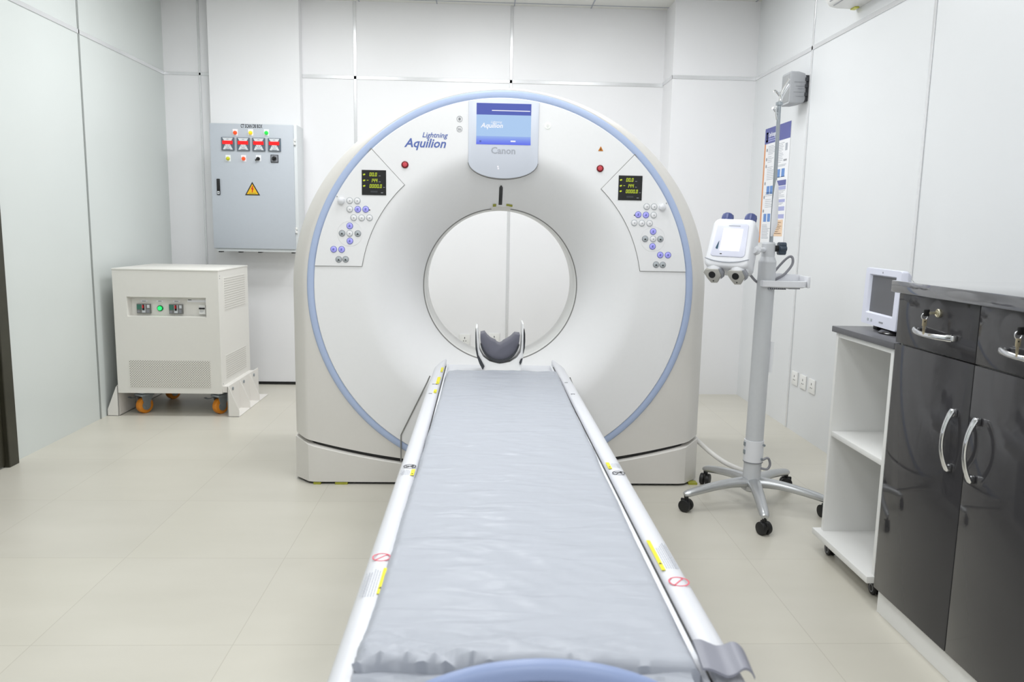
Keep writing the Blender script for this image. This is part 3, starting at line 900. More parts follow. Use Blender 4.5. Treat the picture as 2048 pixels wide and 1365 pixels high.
# floor brackets with gussets
for side in (-1, 1):
    b = nb()
    xa = X0-.002 if side < 0 else X1+.034
    if side < 0: sgn = -1
    else: sgn = 1
    def xx(d): return xa+sgn*d
    def bx(d0, d1, y0, y1, z0, z1):
        box(b, (min(xx(d0), xx(d1)), y0, z0), (max(xx(d0), xx(d1)), y1, z1), 0, .0015, 1)
    bx(0, .006, 5.03, 5.72, 0, .205); bx(0, .072, 5.03, 5.72, 0, .006)
    for k, y in enumerate((5.030, 5.27, 5.50)):
        prism(b, [(xx(0), 0), (xx(.072), 0), (xx(.072), .045), (xx(.012), .195), (xx(0), .205)], y, y+.006, 'xz', 0)
    if side > 0: box(b, (X1-.001, 5.05, .16), (xa+.001, 5.64, .20))
    br = obj('floor_bracket', b, 'bracket_white', pc)
    for y in (5.12, 5.36, 5.60):
        b = nb(); cyl(b, (xx(.006) if sgn > 0 else xx(.012), y, .172), .011, .006, 'x', 6); obj('bolt', b, 'zinc', br)

# ------------------------------------------------------------------ wall distribution box
DX0, DX1, DF, DZ0, DZ1 = -1.990, -1.388, 5.885, 1.072, 1.974
db = thing('distribution_box', 'grey electrical distribution box with meters and lamps hung on the wall column', 'electrical box', ((DX0+DX1)/2, COLY, 1.05))
b = nb(); box(b, (DX0+.004, DF+.014, DZ0-.006), (DX1+.022, COLY-.001, DZ1+.004), 0, .004)
box(b, (DX0+.02, DF+.012, DZ0-.022), (DX1+.01, COLY-.01, DZ0-.004), 0, .003)
obj('enclosure', b, 'db_side_lit', db)
b = nb()
for x in (DX0+.04, DX0+.185, DX0+.33, DX1-.025):
    b = nb(); box(b, (x-.012, DF+.02, DZ0-.030), (x+.012, DF+.07, DZ0-.022)); obj('cable_gland', b, 'black', db)
b = nb(); box(b, (DX0, DF, DZ0), (DX1, DF+.014, DZ1), 0, .004); dr = obj('door', b, 'db_grey', db)
b = nb(); text(b, 'CT SCAN DB BOX', .037, FRONT(-1.688, DF-.0002, 1.9575), 0, 0, .0009, fit=.156); obj('lettering', b, 'ink_black', dr, smooth=0, label='black CT SCAN DB BOX lettering')
for z in (1.855, 1.215):
    b = nb()
    for q in (-.013, .013): cyl(b, (DX1+.008, DF+.004, z+q-.008), .008, .016, 'z', 12)
    box(b, (DX1-.004, DF+.002, z-.02), (DX1+.006, DF+.012, z+.02)); obj('hinge', b, 'plastic_white', db)
b = nb(); box(b, (-1.951, DF-.008, 1.462), (-1.927, DF, 1.578), 0, .003); box(b, (-1.947, DF-.013, 1.495), (-1.931, DF-.008, 1.57), 0, .002)
box(b, (-1.947, DF-.010, 1.468), (-1.931, DF-.008, 1.488), 1); cyl(b, (-1.939, DF-.012, 1.478), .004, .003, 'y', 10, 0)
obj('latch_handle', b, ['black', 'meter_face'], dr)
for x in (-1.859, -1.748, -1.637, -1.524):
    b = nb(); T = FRONT(x, DF, 1.830)
    prism(b, [(-.046, -.046), (.046, -.046), (.046, .046), (-.046, .046)], 0, .012, 'xy', 0, .002, T)
    T2 = T @ Matrix.Translation((0, 0, .012))
    prism(b, [(-.036, -.042), (.036, -.042), (.014, .0), (-.014, .0)], 0, .001, 'xy', 1, 0, T2); prism(b, [(-.014, .0), (.014, .0), (.038, .042), (-.038, .042)], 0, .001, 'xy', 1, 0, T2)
    rect(b, T2, -.038, -.004, .036, .021, 2, .001, .003)
    for q in (-.014, .0, .014): rect(b, T2, q-.003, -.018, q+.003, -.012, 3, .001, .0016)
    rect(b, T2, -.012, -.028, .012, -.024, 3, .001, .0016); rect(b, T2, -.018, -.040, .018, -.036, 0, .001, .0016); rect(b, T2, -.008, .030, .008, .034, 3, .001, .0016)
    obj('panel_meter', b, ['meter_frame', 'meter_face', 'meter_red', 'ink_grey'], dr, smooth=0, label='square meter with a red display')
def pilot(name, x, z, col, lab):
    b = nb(); rect(b, FRONT(x, DF, z), -.018, -.020, .018, .026, 0, 0, .0015)
    lathe(b, [(.014, 0), (.014, -.006), (.0125, -.007)], (x, DF-.001, z), 'y', 22, 1, None, False)
    lathe(b, [(.0125, -.006), (.012, -.014), (.008, -.019), (0, -.0205)], (x, DF-.001, z), 'y', 22, 1, None, False)
    obj(name, b, ['paper', col], dr, label=lab)
pilot('pilot_lamp', -1.806, 1.909, 'lamp_orange', 'orange pilot lamp'); pilot('pilot_lamp', -1.695, 1.911, 'lamp_yellow', 'yellow pilot lamp'); pilot('pilot_lamp', -1.581, 1.913, 'lamp_green', 'green pilot lamp')
pilot('push_button', -1.863, 1.724, 'lamp_lime', 'lime yellow push button'); pilot('push_button', -1.751, 1.726, 'lamp_orange', 'orange push button')
b = nb(); rect(b, FRONT(-1.645, DF, 1.728), -.017, -.018, .02, .026, 0, 0, .0015); cyl(b, (-1.645, DF-.012, 1.727), .013, .012, 'y', 20, 1)
box(b, (-.005, -.022, -.004), (.005, -.010, .022), 1, .002, 2, Matrix.Translation((-1.645, DF, 1.727)) @ Matrix.Rotation(-2.2, 4, 'Y')); obj('selector_switch', b, ['paper', 'black'], dr)
b = nb(); T = FRONT(-1.527, DF, 1.731); prism(b, [(-.028, -.028), (.028, -.028), (.028, .028), (-.028, .028)], 0, .006, 'xy', 0, .002, T)
rect(b, T, -.023, -.023, .023, .023, 2, .006, .0065); cyl(b, (-1.527, DF-.020, 1.731), .015, .015, 'y', 20, 1)
box(b, (-.005, -.028, -.016), (.005, -.018, .016), 1, .002, 2, Matrix.Translation((-1.527, DF, 1.731)) @ Matrix.Rotation(.8, 4, 'Y')); obj('selector_switch', b, ['darkgrey', 'black', 'midgrey'], dr)
b = nb(); T = FRONT(-1.692, DF-.0002, 1.463)
prism(b, [(-.057, 0), (.053, 0), (-.002, .098)], 0, .001, 'xy', 1, 0, T); prism(b, [(-.044, .008), (.040, .008), (-.002, .083)], .001, .0016, 'xy', 0, 0, T)
prism(b, [(-.002, .068), (-.012, .044), (-.004, .045), (-.006, .026), (-.009, .027), (-.002, .019), (.002, .031), (-.001, .029), (.008, .052), (.0, .050), (.006, .068)], .0016, .0022, 'xy', 2, 0, T)
rect(b, T, -.026, .012, .024, .017, 3, .0016, .002)
obj('warning_sign', b, ['yellow_sign', 'ink_black', 'red', 'olive'], dr, smooth=0, label='yellow triangle with a red lightning bolt')

# ------------------------------------------------------------------ contrast injector on a wheeled stand
IX, IY = 1.268, 3.425
inj = thing('contrast_injector', 'contrast injector with a lit screen on a five-legged wheeled stand', 'medical injector', (IX, IY, 0))
LEG = [(-101, .345), (-168, .335), (113, .335), (45, .372), (-25, .315)]
for k, (a, R) in enumerate(LEG):
    a = math.radians(a); c, s = math.cos(a), math.sin(a)
    b = nb()
    P, rd = [], []
    for t, z, w in ((.02, .112, 1.25), (.12, .118, 1.2), (.35, .117, 1.0), (.6, .107, .92), (.85, .092, .85), (.97, .083, .78), (1.03, .078, .5)):
        P.append((IX+c*R*t, IY+s*R*t, z)); rd.append(w)
    P = smooth_path(P, 4)
    rr_ = []
    for i in range(len(P)):
        q = i/4; j = min(int(q), len(rd)-2); rr_.append(rd[j]+(rd[j+1]-rd[j])*(q-j))
    tube(b, P, .02, 14, 0, None, (.027, .021), rr_)
    lg = obj('leg', b, 'silver', inj, smooth=60)
    b = nb()
    ex, ey = IX+c*R, IY+s*R
    cyl(b, (ex, ey, .048), .010, .03, 'z', 14, 0)
    wa = a+.6 if k != 0 else .35
    X = Matrix.Translation((ex, ey, .028)) @ Matrix.Rotation(wa, 4, 'Z')
    for sd in (-1, 1): cyl(b, (sd*.004 if sd > 0 else -.024, 0, 0), .028, .020, 'x', 28, 0, .004, X)
    box(b, (-.006, -.026, -.002), (.006, .02, .030), 0, .004, 2, X)
    if k in (0,): box(b, (.0, -.05, .012), (.012, -.024, .02), 0, .003, 2, X @ Matrix.Rotation(2.2, 4, 'Z'))
    obj('caster', b, 'rubber', lg)
b = nb()
lathe(b, [(.030, .075), (.046, .085), (.048, .105), (.043, .120)], (IX-.006, IY, 0), 'z', 32, 0)
obj('hub', b, 'silver', inj)
def ovl(b, cx, cy, z0, z1, ax0, ay0, ax1=None, ay1=None, mi=0, dx=0):
    ax1 = ax1 or ax0; ay1 = ay1 or ay0
    n = 36
    loft(b, [[(cx+ax0*math.cos(2*PI*k/n), cy+ay0*math.sin(2*PI*k/n), z0) for k in range(n)], [(cx+dx+ax1*math.cos(2*PI*k/n), cy+ay1*math.sin(2*PI*k/n), z1) for k in range(n)]], mi)
b = nb(); ovl(b, IX-.008, IY, .118, 1.135, .040, .040, .0385, .0385, 0, .008)
ovl(b, IX, IY, 1.131, 1.137, .0395, .0395, .038, .038)
ovl(b, IX, IY, 1.137, 1.155, .037, .037, .030, .030); ovl(b, IX, IY, 1.155, 1.212, .029, .029); ovl(b, IX, IY, 1.212, 1.22, .029, .029, .025, .025)
post = obj('post', b, 'stand_grey', inj)
b = nb(); ovl(b, IX-.007, IY, .218, .318, .044, .044); ovl(b, IX-.007, IY, .215, .219, .0445, .0445, .0445, .0445, 1)
obj('collar', b, ['stand_white', 'midgrey'], inj)
b = nb()
for z in (.30, .262):
    b = nb(); box(b, (IX-.055, IY-.012, z-.01), (IX-.048, IY+.004, z+.01), 0, .002); obj('strap_screw', b, 'zinc', inj)
for x, z in ((.025, .302), (.020, .236)):
    b = nb(); cyl(b, (IX+x, IY-.044, z), .006, .006, 'y', 10); obj('strap_screw', b, 'zinc', inj)
b = nb(); tube(b, smooth_path([(IX+.022, IY-.046, .236), (IX+.045, IY-.046, .244), (IX+.057, IY-.044, .215), (IX+.045, IY-.044, .192), (IX+.018, IY-.040, .194)], 6), .0055, 10)
obj('cord_loop', b, 'cable_grey', inj)
b = nb()
T = Matrix.Translation((IX+.036, IY-.012, .705)) @ Matrix.Rotation(.9, 4, 'Z')
rect(b, FRONT(0, 0, 0), 0, 0, 0, 0) if False else None
box(b, (-.001, -.014, -.07), (.0016, .014, .07), 0, 0, 1, T)
for z in (-.052, .0, .048): box(b, (.0016, -.006, z-.005), (.002, .006, z+.007), 1, 0, 1, T)
obj('rating_label', b, ['paper', 'ink_black'], inj, smooth=0)
# bottle tray
b = nb()
tx = [(IX-.03, IY-.045), (IX+.02, IY-.058), (IX+.08, IY-.066), (IX+.150, IY-.060), (IX+.170, IY-.02), (IX+.165, IY+.05), (IX+.10, IY+.065), (IX+.0, IY+.055), (IX-.035, IY+.02)]
tp = [(p.x, p.y) for p in smooth_path([(x, y, 0) for x, y in tx+[tx[0]]], 4)][:-1]
ins = lambda P, f: [((x-IX-.06)*f+IX+.06, (y-IY)*f+IY) for x, y in P]
loft(b, [[(x, y, 1.021) for x, y in ins(tp, .9)], [(x, y, 1.026) for x, y in tp], [(x, y, 1.050) for x, y in tp], [(x, y, 1.052) for x, y in ins(tp, .95)], [(x, y, 1.032) for x, y in ins(tp, .93)]], 0, True, True)
prism(b, [(IX+.03, 1.045), (IX+.176, 1.040), (IX+.176, 1.075), (IX+.045, 1.082), (IX-.0, 1.083)], IY+.045, IY+.052, 'xz', 0, .002)
box(b, (IX+.166, IY-.055, 1.022), (IX+.178, IY+.052, 1.072), 0, .003)
tr = obj('tray', b, 'stand_white', inj, smooth=45)
b = nb()
for k in range(9): box(b, (IX-.005+.009*k, IY-.050, 1.013), (IX+.0005+.009*k, IY-.040, 1.021))
box(b, (IX+.085, IY-.05, 1.016), (IX+.135, IY+.03, 1.021)); obj('slot', b, 'midgrey', tr)
# IV pole, blade and hooks
b = nb(); PX = IX+.006; PY = IY-.012
tube(b, [(PX, PY, 1.20), (PX, PY, 1.44), (PX-.004, PY, 1.82)], .0085, 12); tube(b, [(PX+.001, PY-.001, 1.215), (PX-.001, PY-.001, 1.45)], .005, 8)
cyl(b, (PX-.004, PY, 1.805), .015, .012, 'z', 16)
pole = obj('pole', b, 'steel', inj)
b = nb()
for p in ([(PX-.004, PY, 1.81), (PX+.004, PY, 1.86), (PX+.030, PY-.005, 1.915)], [(PX-.002, PY, 1.81), (PX+.014, PY+.012, 1.850), (PX+.040, PY+.014, 1.895)],
          [(PX-.006, PY, 1.845), (PX-.022, PY-.004, 1.862), (PX-.034, PY-.006, 1.861)], [(PX-.004, PY, 1.815), (PX+.002, PY-.002, 1.838), (PX-.010, PY-.003, 1.86)],
          [(PX-.010, PY, 1.745), (PX-.018, PY-.004, 1.775), (PX-.018, PY-.008, 1.795)], [(PX-.012, PY, 1.77), (PX-.028, PY-.006, 1.788), (PX-.034, PY-.008, 1.792)]):
    tube(b, smooth_path(p, 5), .005, 8)
obj('hook', b, 'chrome', pole)
b = nb()
bl = [(-.003, 1.49), (.008, 1.465), (.013, 1.40), (.015, 1.30), (.011, 1.283), (-.004, 1.245), (-.012, 1.245), (-.013, 1.30), (-.012, 1.40), (-.008, 1.455)]
prism(b, [(PX+x+.002, z) for x, z in bl], PY-.020, PY-.014, 'xz', 0, .002); obj('hanger_blade', b, 'stand_white', pole)
# clamp knob
b = nb()
for k in range(6):
    a = 2*PI*k/6; cyl(b, (IX+.045, IY+.018*math.cos(a), 1.192+.018*math.sin(a)), .0125, .030, 'x', 14, 0, .003)
cyl(b, (IX+.043, IY, 1.192), .022, .034, 'x', 20, 0, .004); cyl(b, (IX+.026, IY, 1.192), .014, .018, 'x', 16, 1)
obj('clamp_knob', b, ['knob_slate', 'black'], inj)
# power head
HC = Vector((1.076, 3.32, 1.195))
HM = Matrix.Translation(HC) @ Matrix.Rotation(math.radians(-33), 4, 'Z') @ Matrix.Rotation(math.radians(-24), 4, 'X') @ Matrix.Rotation(math.radians(1.5), 4, 'Y') @ Matrix.Scale(1.06, 4)
# local: x right, y away from viewer, z up ; front face at y=-.055
def rr(w0, w1, h0, h1, r=.018, n=5, bow=.0):
    P = []
    cs = [(w1-r, h0+r, -PI/2), (w1-r, h1-r, 0), (-w1+r, h1-r, PI/2), (-w1+r, h0+r, PI)]
    for cx, cz, a in cs:
        for k in range(n+1): P.append((cx+r*math.cos(a+PI/2*k/n), cz+r*math.sin(a+PI/2*k/n)))
    return P
b = nb()
rings = []
for y, s, dz in ((-.056, .90, 0), (-.052, .955, 0), (-.044, .99, 0), (.00, 1.0, 0), (.045, .97, 0), (.058, .90, 0), (.062, .80, 0)):
    R = []
    for x, z in rr(0, .087, -.108, .105, .026, 6):
        k = 1+.04*(-z/.11)
        R.append((x*s*k, y, z*s))
    rings.append(R)
loft(b, rings, 0, True, True, HM)
# shoulders at lower end
for s in (-1, 1): lathe(b, [(.030, -.132), (.036, -.112), (.038, -.09), (.034, -.06)], (s*.047, -.016, 0), 'z', 24, 0, HM)
for s in (-1, 1): lathe(b, [(.028, .09), (.024, .112), (.020, .118)], (s*.047, .0, 0), 'z', 24, 0, HM)
hd = obj('power_head', b, 'stand_white', inj, smooth=50)
b = nb()
F = HM @ Matrix(((1, 0, 0, 0), (0, 0, -1, -.0562), (0, 1, 0, 0), (0, 0, 0, 1)))
P = [(x, z) for x, z in rr(0, .066, -.062, .078, .012, 4)]
P = [(x*(1+.06*(-z/.07)), z-(.006*(1-(x/.066)**2) if z < 0 else -.006*(1-(x/.066)**2))) for x, z in P]
prism(b, P, -.004, .004, 'xy', 0, .002, F)
tube(b, smooth_path([(-.088, -.056, -.072), (-.05, -.059, -.083), (0, -.060, -.088), (.05, -.059, -.083), (.088, -.056, -.070)], 5), .0018, 6, 1, HM)
F4 = F @ Matrix.Translation((0, 0, .004))
prism(b, [(-.052, -.030), (-.048, -.034), (-.042, -.034), (-.042, .002), (-.046, -.008)], 0, .0008, 'xy', 2, 0, F4); rect(b, F4, -.030, -.056, -.022, -.052, 3)
rect(b, F4, -.016, .066, .03, .07, 1)
fp = obj('fascia', b, ['inj_bezel', 'ink_light', 'inj_teal', 'ink_black'], hd, smooth=40)
b = nb(); rect(b, F4, -.034, -.040, .044, .056, 0, 0, .001); o = obj('screen', b, 'inj_screen', hd, smooth=0, label='glowing white screen')
for s in (-1, 1):
    b = nb(); n = 40
    prof = [(.018, .112), (.0235, .115), (.024, .130), (.021, .142), (.013, .148), (0, .149)]
    t_ = nb(); rings = []
    for r, h in prof[:-1]:
        rings.append([(s*.047+r*(1+.05*math.cos(10*2*PI*k/n))*math.cos(2*PI*k/n), r*(1+.05*math.cos(10*2*PI*k/n))*math.sin(2*PI*k/n), h) for k in range(n)])
    loft(b, rings, 0, True, True, HM); t_.free()
    obj('manual_knob', b, 'knob_blue', hd, smooth=30)
    b = nb()
    D = HM @ Matrix.Translation((s*.047, -.030, -.128)) @ Matrix.Rotation(math.radians(38), 4, 'X')
    prism(b, [(-.038, .006), (-.030, .020), (.022, .022), (.034, -.004), (.026, -.018), (.018, -.034), (-.006, -.036), (-.022, -.018)], -.016, .004, 'xz', 0, .003, D)
    lathe(b, [(.014, -.0165), (.012, -.0175), (.010, -.0172), (.010, -.0172), (0, -.0172)], (-.002, 0, -.001), 'y', 20, 1, D, False)
    cyl(b, (.004, -.0175, -.026), .0025, .003, 'y', 8, 1, 0, D)
    prism(b, [(.020, .022), (.034, -.004), (.030, -.02), (.040, -.012), (.042, .006), (.030, .024)], -.012, .012, 'xz', 2, .002, D)
    obj('syringe_holder', b, ['holder_grey', 'black', 'midgrey'], hd)
b = nb()
pA = HM @ Vector((.088, .02, .002)); pB = Vector((IX-.024, IY-.012, 1.185))
tube(b, [pA-(pB-pA)*.3, pA, pA+(pB-pA)*.25, pA+(pB-pA)*.3, pB], .012, 14, 0, None, None, [1, 1.3, 1.2, .8, .9]); lathe(b, [(.0, -.022), (.016, -.014), (.021, 0), (.016, .014), (0, .022)], pA, 'z', 18)
obj('swivel_arm', b, 'stand_white', inj)
b = nb()
tube(b, smooth_path([HM @ Vector((.06, .05, -.085)), (1.185, 3.40, 1.075), (1.225, 3.435, 1.045), (1.27, 3.475, 1.03), (1.30, 3.49, 1.05), (1.345, 3.48, 1.115), (1.378, 3.47, 1.153), (1.395, 3.465, 1.152), (1.394, 3.46, 1.12), (1.36, 3.46, 1.075), (1.325, 3.47, 1.05), (1.31, 3.48, 1.03)], 6), .0058, 10)
obj('cable', b, 'cable_grey', inj)

b = nb(); tube(b, smooth_path([(1.112, 3.90, .205), (1.125, 3.83, .190), (1.17, 3.74, .155), (1.22, 3.68, .127), (1.27, 3.60, .118), (1.272, 3.52, .135)], 6), .012, 12)
o = obj('cable', b, 'cable_white', None, (1.1, 3.8, .1)); tag(o, 'thick white cable running from the scanner plinth to the injector stand', 'cable')

# ------------------------------------------------------------------ right wall: speaker, poster, AC, sockets
b = nb()
sp = thing('wall_speaker', 'small grey box speaker fixed high on the right wall', 'speaker', (XR, 4.96, 2.06))
ys, ye, zs, zt = 4.905, 5.045, 2.055, 2.252
rings = []
for x, iy, iz in ((1.886, .002, .004), (1.892, 0, 0), (1.94, .001, .001), (1.982, .012, .010), (1.992, .020, .022)):
    rings.append([(x, y, z) for y, z in [(p[0], p[1]) for p in [(q[0]+ (ys+ye)/2, q[1]+(zs+zt)/2) for q in rr(0, (ye-ys)/2-iy, -(zt-zs)/2+iz, (zt-zs)/2-iz, .012, 4)]]])
loft(b, rings, 0)
for k, z in enumerate((2.185, 2.16, 2.145, 2.125, 2.10)): box(b, (1.91+.012*(k % 3), ys-.0008, z), (1.98, ys+.003, z+.0015), 1)
obj('cabinet', b, ['speaker_grey', 'midgrey'], sp, smooth=40)
b = nb(); box(b, (1.884, ys+.010, zs+.016), (1.8875, ye-.010, zt-.014), 0, .001); obj('grille', b, 'speaker_front', sp)
b = nb(); box(b, (1.990, ys+.02, zs+.02), (XR, ye-.02, zt-.02), 0, .002)
for z in (zs+.05, zs+.10, zs+.14): box(b, (1.985, ys+.010, z), (2.003, ys+.03, z+.02))
obj('wall_mount', b, 'darkgrey', sp)

po = thing('wall_poster', 'printed instruction poster with blue header and orange edge on the right wall', 'poster', (XR, 5.39, 1.24))
PYL, PYR, PZ0, PZ1 = 5.625, 5.158, 1.19, 1.990
W_ = PYL-PYR; H_ = PZ1-PZ0
T = WESTF(XR-.001, PYL, PZ0)
b = nb()
rect(b, T, 0, 0, W_, H_, 0, 0, .0012)
T = T @ Matrix.Translation((0, 0, .0012))
def pr(u0, v0, u1, v1, mi): rect(b, T, W_*u0, H_*(1-v1), W_*u1, H_*(1-v0), mi, 0, .0004)
pr(0, 0, 1, .135, 1); pr(0, .135, .055, 1, 2)
pr(.05, .035, .13, .12, 0)
T2 = T @ Matrix.Translation((0, 0, .0004))
text(b, 'LF', .055, T2 @ Matrix.Translation((W_*.09, H_*.922, 0)), 1, .1, .0003, sx=.6)
text(b, 'OptiVantage', .042, T2 @ Matrix.Translation((W_*.15, H_*.938, 0)), 0, 0, .0006, 'LEFT', .62)
text(b, '000' if False else '', .02, T2, 0) if False else None
for v in (.092, .11): rect(b, T2, W_*.15, H_*(1-v-.008), W_*(.46 if v < .1 else .5), H_*(1-v), 5, 0, .0003)
random.seed(3)
def lines(u0, u1, v0, v1, n, mi=4):
    for k in range(n):
        v = v0+(v1-v0)*k/n; pr(u0, v, u0+(u1-u0)*random.uniform(.55, 1), v+.004, mi)
for v in (.19, .27, .33, .48, .60, .72): cyl(b, (0, 0, 0), .012, .0006, 'z', 14, 3, 0, T @ Matrix.Translation((W_*.12, H_*(1-v), 0)))
for u0, u1, v0, v1, n in ((.17, .50, .16, .24, 6), (.17, .42, .25, .31, 4), (.55, .80, .16, .33, 12), (.55, .95, .34, .36, 2), (.17, .5, .34, .46, 8), (.17, .5, .62, .70, 5), (.1, .45, .84, .97, 12), (.58, .9, .44, .45, 1), (.15, .48, .56, .60, 3)): lines(u0, u1, v0, v1, n)
pr(.84, .17, .92, .23, 4); pr(.80, .30, .92, .315, 3)
for u, v in ((.58, .375), (.75, .375), (.20, .505), (.34, .505), (.14, .745), (.30, .745)): pr(u, v, u+.12, v+.07, 6)
pr(.55, .47, .95, .515, 1); pr(.55, .52, .95, .55, 5); lines(.57, .93, .555, .62, 5); pr(.55, .63, .95, .655, 5); lines(.57, .9, .66, .68, 2); pr(.55, .69, .95, .725, 5); pr(.55, .755, .95, .79, 5)
pr(.58, .80, .93, .94, 7); lines(.60, .90, .82, .93, 7, 2)
obj('sheet', b, ['paper', 'poster_blue', 'poster_orange', 'ink_grey', 'ink_light', 'poster_lilac', 'poster_sky', 'poster_peach', 'lamp_lime'], po, smooth=0)

ac = thing('air_conditioner', 'white split air conditioner mounted near the ceiling on the right wall', 'air conditioner', (XR, 3.95, 2.47))
b = nb()
prf = [(XR-.001, 2.468), (1.90, 2.470), (1.862, 2.478), (1.842, 2.50), (1.82, 2.54), (1.795, 2.62), (1.792, 2.72), (1.80, 2.745), (XR-.001, 2.76)]
prism(b, prf, 3.50, 4.36, 'xz', 0, .006)
obj('casing', b, 'ac_white', ac, smooth=40)
b = nb()
for i in range(2):
    x, z = ((1.868, 2.4745), (1.846, 2.4955))[i]; box(b, (x-.002, 3.56, z-.002), (x+.002, 4.32, z+.002))
obj('louvre', b, 'midgrey', ac)
b = nb(); box(b, (1.975, 4.30, 2.463), (2.0, 4.352, 2.468)); obj('energy_sticker', b, 'lamp_lime', ac, label='small yellow sticker under the casing')

def socket(T, label, group):
    o = thing('wall_socket', label, 'socket', T.translation, group)
    b = nb(); prism(b, [(-.043, -.043), (.043, -.043), (.043, .043), (-.043, .043)], .0005, .009, 'xy', 0, .002, T)
    obj('plate', b, 'plastic_white', o)
    b = nb(); T2 = T @ Matrix.Translation((0, 0, .009))
    rect(b, T2, -.003, .006, .003, .020, 0); rect(b, T2, -.013, -.014, -.006, -.008, 0); rect(b, T2, .006, -.014, .013, -.008, 0)
    obj('pin_hole', b, 'ink_black', o, smooth=0)
    return o
for y, lab in ((4.805, 'white wall socket closest to the vertical trim on the right wall'), (4.675, 'white wall socket in the middle of the row of three on the right wall'), (4.545, 'white wall socket closest to the trolley in the row of three')):
    socket(WESTF(XR, y, .345), lab, 'sockets low on the right wall')
socket(FRONT(-.131, 6.2, .366), 'white wall socket seen through the bore left of the head holder', 'sockets seen through the bore')
socket(FRONT(.106, 6.2, .378), 'white wall socket seen through the bore just above the head holder cushion', 'sockets seen through the bore')

# ------------------------------------------------------------------ base cabinet, worktop, keys
CF = 1.332           # door front plane
YA, YBb = 2.425, 1.61
cab = thing('base_cabinet', 'glossy dark grey base cabinet with two doors and two drawers', 'cabinet', (1.66, (YA+YBb)/2, 0))
b = nb()
box(b, (CF+.02, YBb, 0), (XR-.002, YBb+.018, 1.079)); box(b, (CF+.02, YA-.018, 0), (XR-.002, YA, 1.079))
box(b, (XR-.02, YBb+.018, .001), (XR-.003, YA-.018, 1.078)); box(b, (CF+.021, YBb+.018, .085), (XR-.02, YA-.018, .103)); box(b, (CF+.021, YBb+.018, 1.061), (XR-.02, YA-.018, 1.078)); box(b, (CF+.021, YBb+.018, .905), (XR-.02, YA-.018, .92))
box(b, (CF+.017, YBb+.001, .0005), (CF+.0195, YA-.004, .0845))
obj('carcass', b, 'board_white', cab)
YM = 2.0175
def chrome_handle(vert, y, z, par):
    b = nb()
    P, rd = [], []
    L = .075
    for k in range(17):
        s = -1+2*k/16
        out = .012+.022*(1-abs(s)**2.2)
        if vert: P.append((CF-out, y, z+L*s*1.12))
        else: P.append((CF-out*.8-.003, y+L*s*1.28, z-.004*(1-s*s)))
        rd.append(1.25 if abs(s) > .85 else .85+.3*abs(s))
    tube(b, P, .008, 12, 0, None, (.0085, .0055) if vert else (.0055, .0085), rd)
    for s in (-1, 1):
        if vert: box(b, (CF-.016, y-.008, z+s*L*1.06-.011), (CF, y+.008, z+s*L*1.06+.011), 0, .003)
        else: box(b, (CF-.016, y+s*L*1.22-.011, z-.008), (CF, y+s*L*1.22+.011, z+.008), 0, .003)
    obj('handle', b, 'chrome', par, smooth=60, label='curved chrome handle')
for y0, y1, hy in ((YM+.0015, YA, YM+.058), (YBb, YM-.0015, YM-.047)):
    b = nb(); box(b, (CF, y0, .086), (CF+.018, y1, .9165), 0, .0015); d = obj('door', b, 'gloss_grey', cab); chrome_handle(True, hy, .692, d)
for y0, y1, yl in ((YM+.0015, YA, 2.20), (YBb, YM-.0015, 1.80)):
    b = nb(); box(b, (CF, y0, .9205), (CF+.018, y1, 1.078), 0, .0015); d = obj('drawer', b, 'gloss_grey', cab); chrome_handle(False, yl+.005, .976, d)
    b = nb()
    lathe(b, [(.0125, .0), (.0125, -.006), (.0105, -.008), (.009, -.006), (.008, -.006), (.007, -.009), (0, -.009)], (CF, yl, 1.038), 'x', 24, 0, None, False)
    obj('lock', b, 'brass', d)
    kk = thing('drawer_key', 'black-bowed key in the lock of the far drawer, a second brass key hanging from it' if yl > 2 else 'key in the lock of the drawer at the right edge of the picture', 'key', (CF-.02, yl, 1.038), 'keys in the drawer locks')
    b = nb()
    box(b, (CF-.034, yl-.002, 1.034), (CF-.008, yl+.002, 1.042), 0, .0008)
    box(b, (CF-.048, yl-.002, 1.028), (CF-.030, yl+.002, 1.048), 1, .002)
    obj('inserted_key', b, ['brass', 'black'], kk)
    b = nb(); pts = [(CF-.044+.009*math.cos(2*PI*k/16), yl+.0005*k/16, 1.028+.010*math.sin(2*PI*k/16)) for k in range(17)]
    tube(b, pts, .0011, 6); obj('split_ring', b, 'chrome', kk)
    b = nb(); box(b, (CF-.049, yl-.0015, 1.000), (CF-.036, yl+.0015, 1.020), 0, .001); prism(b, [(CF-.0465, 1.0), (CF-.0455, .978), (CF-.043, .974), (CF-.040, .979), (CF-.039, 1.0)], yl-.001, yl+.001, 'xz', 0)
    cyl(b, (CF-.0425, yl-.002, 1.013), .002, .004, 'y', 8, 1); obj('hanging_key', b, ['key_brass', 'black'], kk)
b = nb(); box(b, (CF-.014, YBb-.02, 1.0795), (XR-.001, 2.455, 1.117), 0, .0025)
o = obj('worktop', b, 'worktop', None, (1.66, 2.0, 1.0795)); tag(o, 'dark grey stone worktop lying on the glossy base cabinet', 'worktop')

